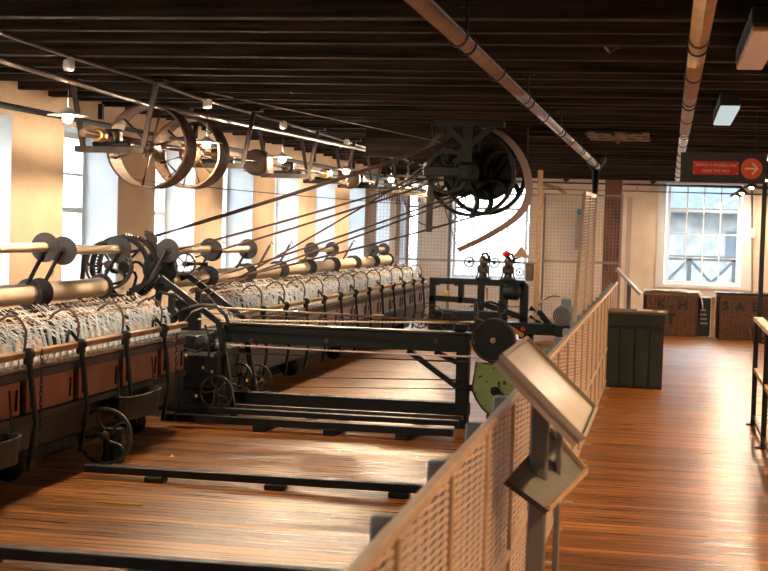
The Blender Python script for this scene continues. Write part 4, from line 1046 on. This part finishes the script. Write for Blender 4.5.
k1, k2 = Vector((-.50, 4.93, .765)), Vector((-.40, 5.5, .855))
lo = MB().quadslab((-.50, 4.95, .765), (-.36, 4.98, .665), (-.265, 5.5, .715), (-.405, 5.52, .86), .02)
l2 = lo.build('lower_board', mat('slate_grey_panel', (.020, .024, .030), .55), lt)
m = MB(); m.bar((-.36, 4.98, .672), (-.265, 5.5, .722), .012, .02); m.bar((-.405, 5.52, .866), (-.265, 5.5, .722), .012, .02); m.build('lip', M['frail'], l2, origin=parent_loc(lt))
# far lectern by the window
lf = thing('information_lectern', 'far white lectern board leaning beyond the dark green cabinet', 'lectern', (-.6, 19.2, 0))
a = at(617, 268, Y=19.2); b = at(641, 294, Y=19.2)
MB().quadslab(a, b, b+Vector((0, .5, 0)), a+Vector((0, .5, 0)), .035).build('board', M['bezel'], lf)
MB().box((a.x+b.x)/2-.025, (a.x+b.x)/2+.025, 19.35, 19.4, 0, (a.z+b.z)/2-.01).build('post', M['lect'], lf)
MB().box((a.x+b.x)/2-.1, (a.x+b.x)/2+.1, 19.27, 19.47, 0, .012).build('base_plate', M['lect'], lf)

# ------------------------------------------------------------------ green cabinet
cx0, cx1 = at(604.5, 350, Y=15.5).x, at(664, 350, Y=15.5).x
cb = thing('green_cabinet', 'dark green panelled wooden cabinet standing in the aisle against the fence', 'cabinet', ((cx0+cx1)/2, 15.8, 0))
MB().box(cx0+.01, cx1-.01, 15.52, 16.05, 0, .76, .005).build('body', M['cab'], cb)
for k in range(4):
    w_ = (cx1-cx0)/4; MB().box(cx0+k*w_+.008, cx0+(k+1)*w_-.008, 15.50, 15.522, .02, .62, .006).build('front_plank', M['cab'], cb)
MB().box(cx0, cx1, 15.495, 15.522, .64, .76, .005).build('top_rail', M['cab'], cb)
MB().box(cx0-.02, cx1+.02, 15.48, 16.08, .76, .785, .005).build('top', M['cabtop'], cb)
p = at(646, 307, Y=15.7); r = MB().box(p.x-.09, p.x+.06, 15.62, 15.8, .787, .80, .003).build('paper_stack', M['paper'], label='small pile of white leaflets on the dark green cabinet', cat='paper')
p = at(661, 309, Y=15.6); MB().box(p.x-.03, p.x+.03, 15.54, 15.64, .787, .80, .003).build('corner_highlight', M['plastic'], label='white highlight added at the front right corner of the cabinet top', cat='highlight')  # white piece added for the lit corner of the cabinet top

# ------------------------------------------------------------------ hampers
def hamper(px0, px1, Y, h, dep, lab, letters, name='wicker_hamper'):
    x0, x1 = at(px0, 320, Y=Y).x, at(px1, 320, Y=Y).x
    t = thing(name, lab, 'hamper', ((x0+x1)/2, Y+dep/2, 0))
    MB().box(x0+.02, x1-.02, Y+.02, Y+dep-.02, .02, h-.03).build('body', M['wicker'], t)
    m = MB(); n_ = 26
    for j in range(n_):
        z = .02+(h-.05)*j/(n_-1); pts = []; per = [(x0, Y), (x1, Y), (x1, Y+dep), (x0, Y+dep)]
        for s in range(4):
            a = Vector((*per[s], 0)); b = Vector((*per[(s+1) % 4], 0)); L_ = (b-a).length; nn_ = max(6, int(L_/.04)); no = (b-a).normalized().cross(Vector((0, 0, 1)))
            for q in range(nn_): pts.append(a.lerp(b, q/nn_)+no*(.006*(-1)**(q+j))+Vector((0, 0, z)))
        m.path(pts, .013, 4, closed=True)
    m.build('weave', M['wicker'], t)
    m = MB()
    for q in range(12):
        x = x0+.03+(x1-x0-.06)*q/11; m.tube((x, Y-.006, 0.0), (x, Y-.006, h-.02), .009, 5)
    m.build('stakes', M['wicker'], t)
    MB().box(x0-.015, x1+.015, Y-.02, Y+dep+.02, h-.04, h, .012).build('lid', M['wicker'], t)
    for s, px, py, sz in letters:
        p = at(px, py, Y=Y-.022)-Vector(((x0+x1)/2, Y+dep/2, 0))
        text('letter', s, sz*1.35, M['black'], t, Matrix.Translation(p) @ Matrix.Rotation(PI/2, 4, 'X'))
    return t, x0, x1
h1, hx0, hx1 = hamper(643.5, 697, 23.8, .66, .65, 'wicker hamper with black letters K H T and white cloth on top under the window', [('K', 661, 304, .13), ('H', 683, 305.5, .15), ('T', 670.5, 319.5, .17), ('-', 671.5, 306, .12)])
h2, _, _ = hamper(717, 768, 23.6, .69, .65, 'wicker hamper with black letters S A E at the right of the window', [('S', 726, 306, .13), ('A', 740, 307, .13), ('E', 755, 307.5, .13)])
MB().box(at(715, 300, Y=23.55).x, 1.66, 23.53, 24.27, .695, .71, .004).build('black_sheet', M['iron'], label='black sheet lying over the lid of the right wicker hamper', cat='sheet')
# cloth
m = MB(); nx, ny = 22, 12; vs = []; fs = []
for j in range(ny+1):
    for i in range(nx+1):
        u = i/nx; v = j/ny; x = hx0-.02+(hx1-hx0+.2)*u; y = 23.76+.62*v
        z = .672+.02*abs(math.sin(u*9+v*3))+.012*math.sin(v*11+u*5)+.012
        if x > hx1+.01: d_ = x-hx1-.01; x = hx1+.03+d_*.35; z -= d_*1.5*(1-.7*v)
        vs.append((x, y, z))
for j in range(ny):
    for i in range(nx): a = j*(nx+1)+i; fs.append((a, a+1, a+nx+2, a+nx+1))
o = MB(); o.add(vs, fs, True); o = o.build('white_cloth', M['cloth'], label='white cloth draped over the left wicker hamper, corner hanging right', cat='cloth')
sm = o.modifiers.new('thickness', 'SOLIDIFY'); sm.thickness = .006
a = at(699, 300, Y=24.1).x; b = at(711, 300, Y=24.1).x
r = thing('dark_crate', 'dark crate of papers in the gap between the two wicker hampers', 'crate', ((a+b)/2, 24.3, 0))
MB().box(a, b, 24.1, 24.6, 0, .60, .01).build('body', M['cab'], r)
for k in range(4): MB().box(a+.03, b-.04-.01*k, 24.09, 24.1, .18+.07*k, .21+.07*k).build('papers', M['bezel'], r)
MB().box(at(711.5, 300, Y=23.9).x, at(715, 300, Y=23.9).x, 23.85, 23.9, 0, .62).build('leaning_plank', M['railwood'], label='pale plank standing against the left side of the right hamper', cat='plank')

# ------------------------------------------------------------------ sign
SY = 12.2
tl = at(681, 152, Y=SY); br_ = at(766, 184, Y=SY)
sg = thing('direction_sign', 'black hanging sign board with red bilingual panel and red arrow disc', 'sign', ((tl.x+br_.x)/2, SY, br_.z))
sz0, sz1 = at(725, 183, Y=SY).z, at(725, 153, Y=SY).z
MB().box(tl.x, br_.x, SY, SY+.02, sz0, sz1, .003).build('backing_board', M['signbk'], sg)
MB().bar((tl.x+.08, SY+.01, sz1), (tl.x+.08, SY+.01, ZJ+.02), .012, .012).bar((br_.x-.08, SY+.01, sz1), (br_.x-.08, SY+.01, ZJ+.02), .012, .012).build('hanger', M['iron'], sg)
ra, rb = at(693, 161.3, Y=SY), at(738.5, 174.6, Y=SY); pn = MB().box(ra.x, rb.x, SY-.006, SY, (ra.z+rb.z)/2-.052, (ra.z+rb.z)/2+.052, .001).build('text_panel', M['red'], sg)
pcx, pcz = (ra.x+rb.x)/2, (ra.z+rb.z)/2
loc0 = parent_loc(sg)
for s, dz in (('DEWCH Y FFORDD HYN', .020), ('COME THIS WAY', -.024)):
    text('lettering', s, .034, M['cream'], pn, Matrix.Translation(Vector((pcx, SY-.008, pcz+dz))-loc0) @ Matrix.Rotation(PI/2, 4, 'X'), .0005, fit=(rb.x-ra.x)*(.88 if dz > 0 else .6))
m = MB()
for sx in (-1, 1):
    for sz_ in (-1, 1): m.disc((pcx+sx*((rb.x-ra.x)/2-.012), SY-.008, pcz+sz_*.042), 'y', .004, .004, 8)
m.build('screw', M['cream'], pn, origin=loc0)
cc = at(751.5, 168.8, Y=SY); dk = MB().disc((cc.x, SY-.004, cc.z), 'y', .083, .008, 36).build('arrow_disc', mat('orange_red_disc', (.62, .10, .035), .4), sg)
MB().bar((cc.x-.05, SY-.010, cc.z), (cc.x+.045, SY-.010, cc.z), .004, .013).bar((cc.x+.005, SY-.010, cc.z+.044), (cc.x+.049, SY-.010, cc.z-.004), .004, .013).bar((cc.x+.005, SY-.010, cc.z-.044), (cc.x+.049, SY-.010, cc.z+.004), .004, .013).build('arrow', M['cream'], dk, origin=loc0)

# ------------------------------------------------------------------ right-hand railing and post
RX = .755
rr_ = thing('aisle_railing', 'black steel railing with timber handrail at the right edge of the aisle', 'railing', (RX, 12, 0))
for y in (13.0, 11.6, 10.2): MB().box(RX-.02, RX+.02, y-.02, y+.02, 0, .88, .004).build('post', M['iron'], rr_); MB().box(RX-.06, RX+.05, y-.05, y+.05, 0, .012).build('foot', M['iron'], rr_)
MB().box(RX-.03, RX+.05, 9.0, 13.0, .88, .915, .006).build('handrail', M['railwood'], rr_)
MB().box(RX-.012, RX+.012, 9.0, 13.0, .45, .485).build('middle_rail', M['railwood'], rr_)
MB().box(RX-.012, RX+.012, 9.0, 13.0, .06, .09).build('bottom_rail', M['iron'], rr_)
pp = at(758.5, 343, Z=0)
r = thing('steel_column', 'slim black steel column rising before the right-hand hamper', 'column', (pp.x, pp.y, 0))
MB().box(pp.x-.035, pp.x+.035, pp.y-.035, pp.y+.035, 0, ZJ, .005).build('shaft', M['iron'], r)
MB().box(pp.x-.08, pp.x+.08, pp.y-.08, pp.y+.08, 0, .015).build('foot', M['iron'], r)

# ------------------------------------------------------------------ daylight
W = bpy.data.worlds.new('daylight'); SC.world = W; W.use_nodes = True
bg = W.node_tree.nodes['Background']; bg.inputs[0].default_value = (.90, .95, 1.0, 1); bg.inputs[1].default_value = 7.5
SC.view_settings.view_transform = 'Standard'; SC.view_settings.look = 'None'; SC.view_settings.gamma = 1; SC.view_settings.use_curve_mapping = False
SC.view_settings.exposure = 0.45
SC.cycles.max_bounces = 8; SC.cycles.diffuse_bounces = 4; SC.cycles.transparent_max_bounces = 24; SC.cycles.caustics_reflective = False
SC.cycles.use_denoising = True; SC.cycles.sample_clamp_indirect = 6
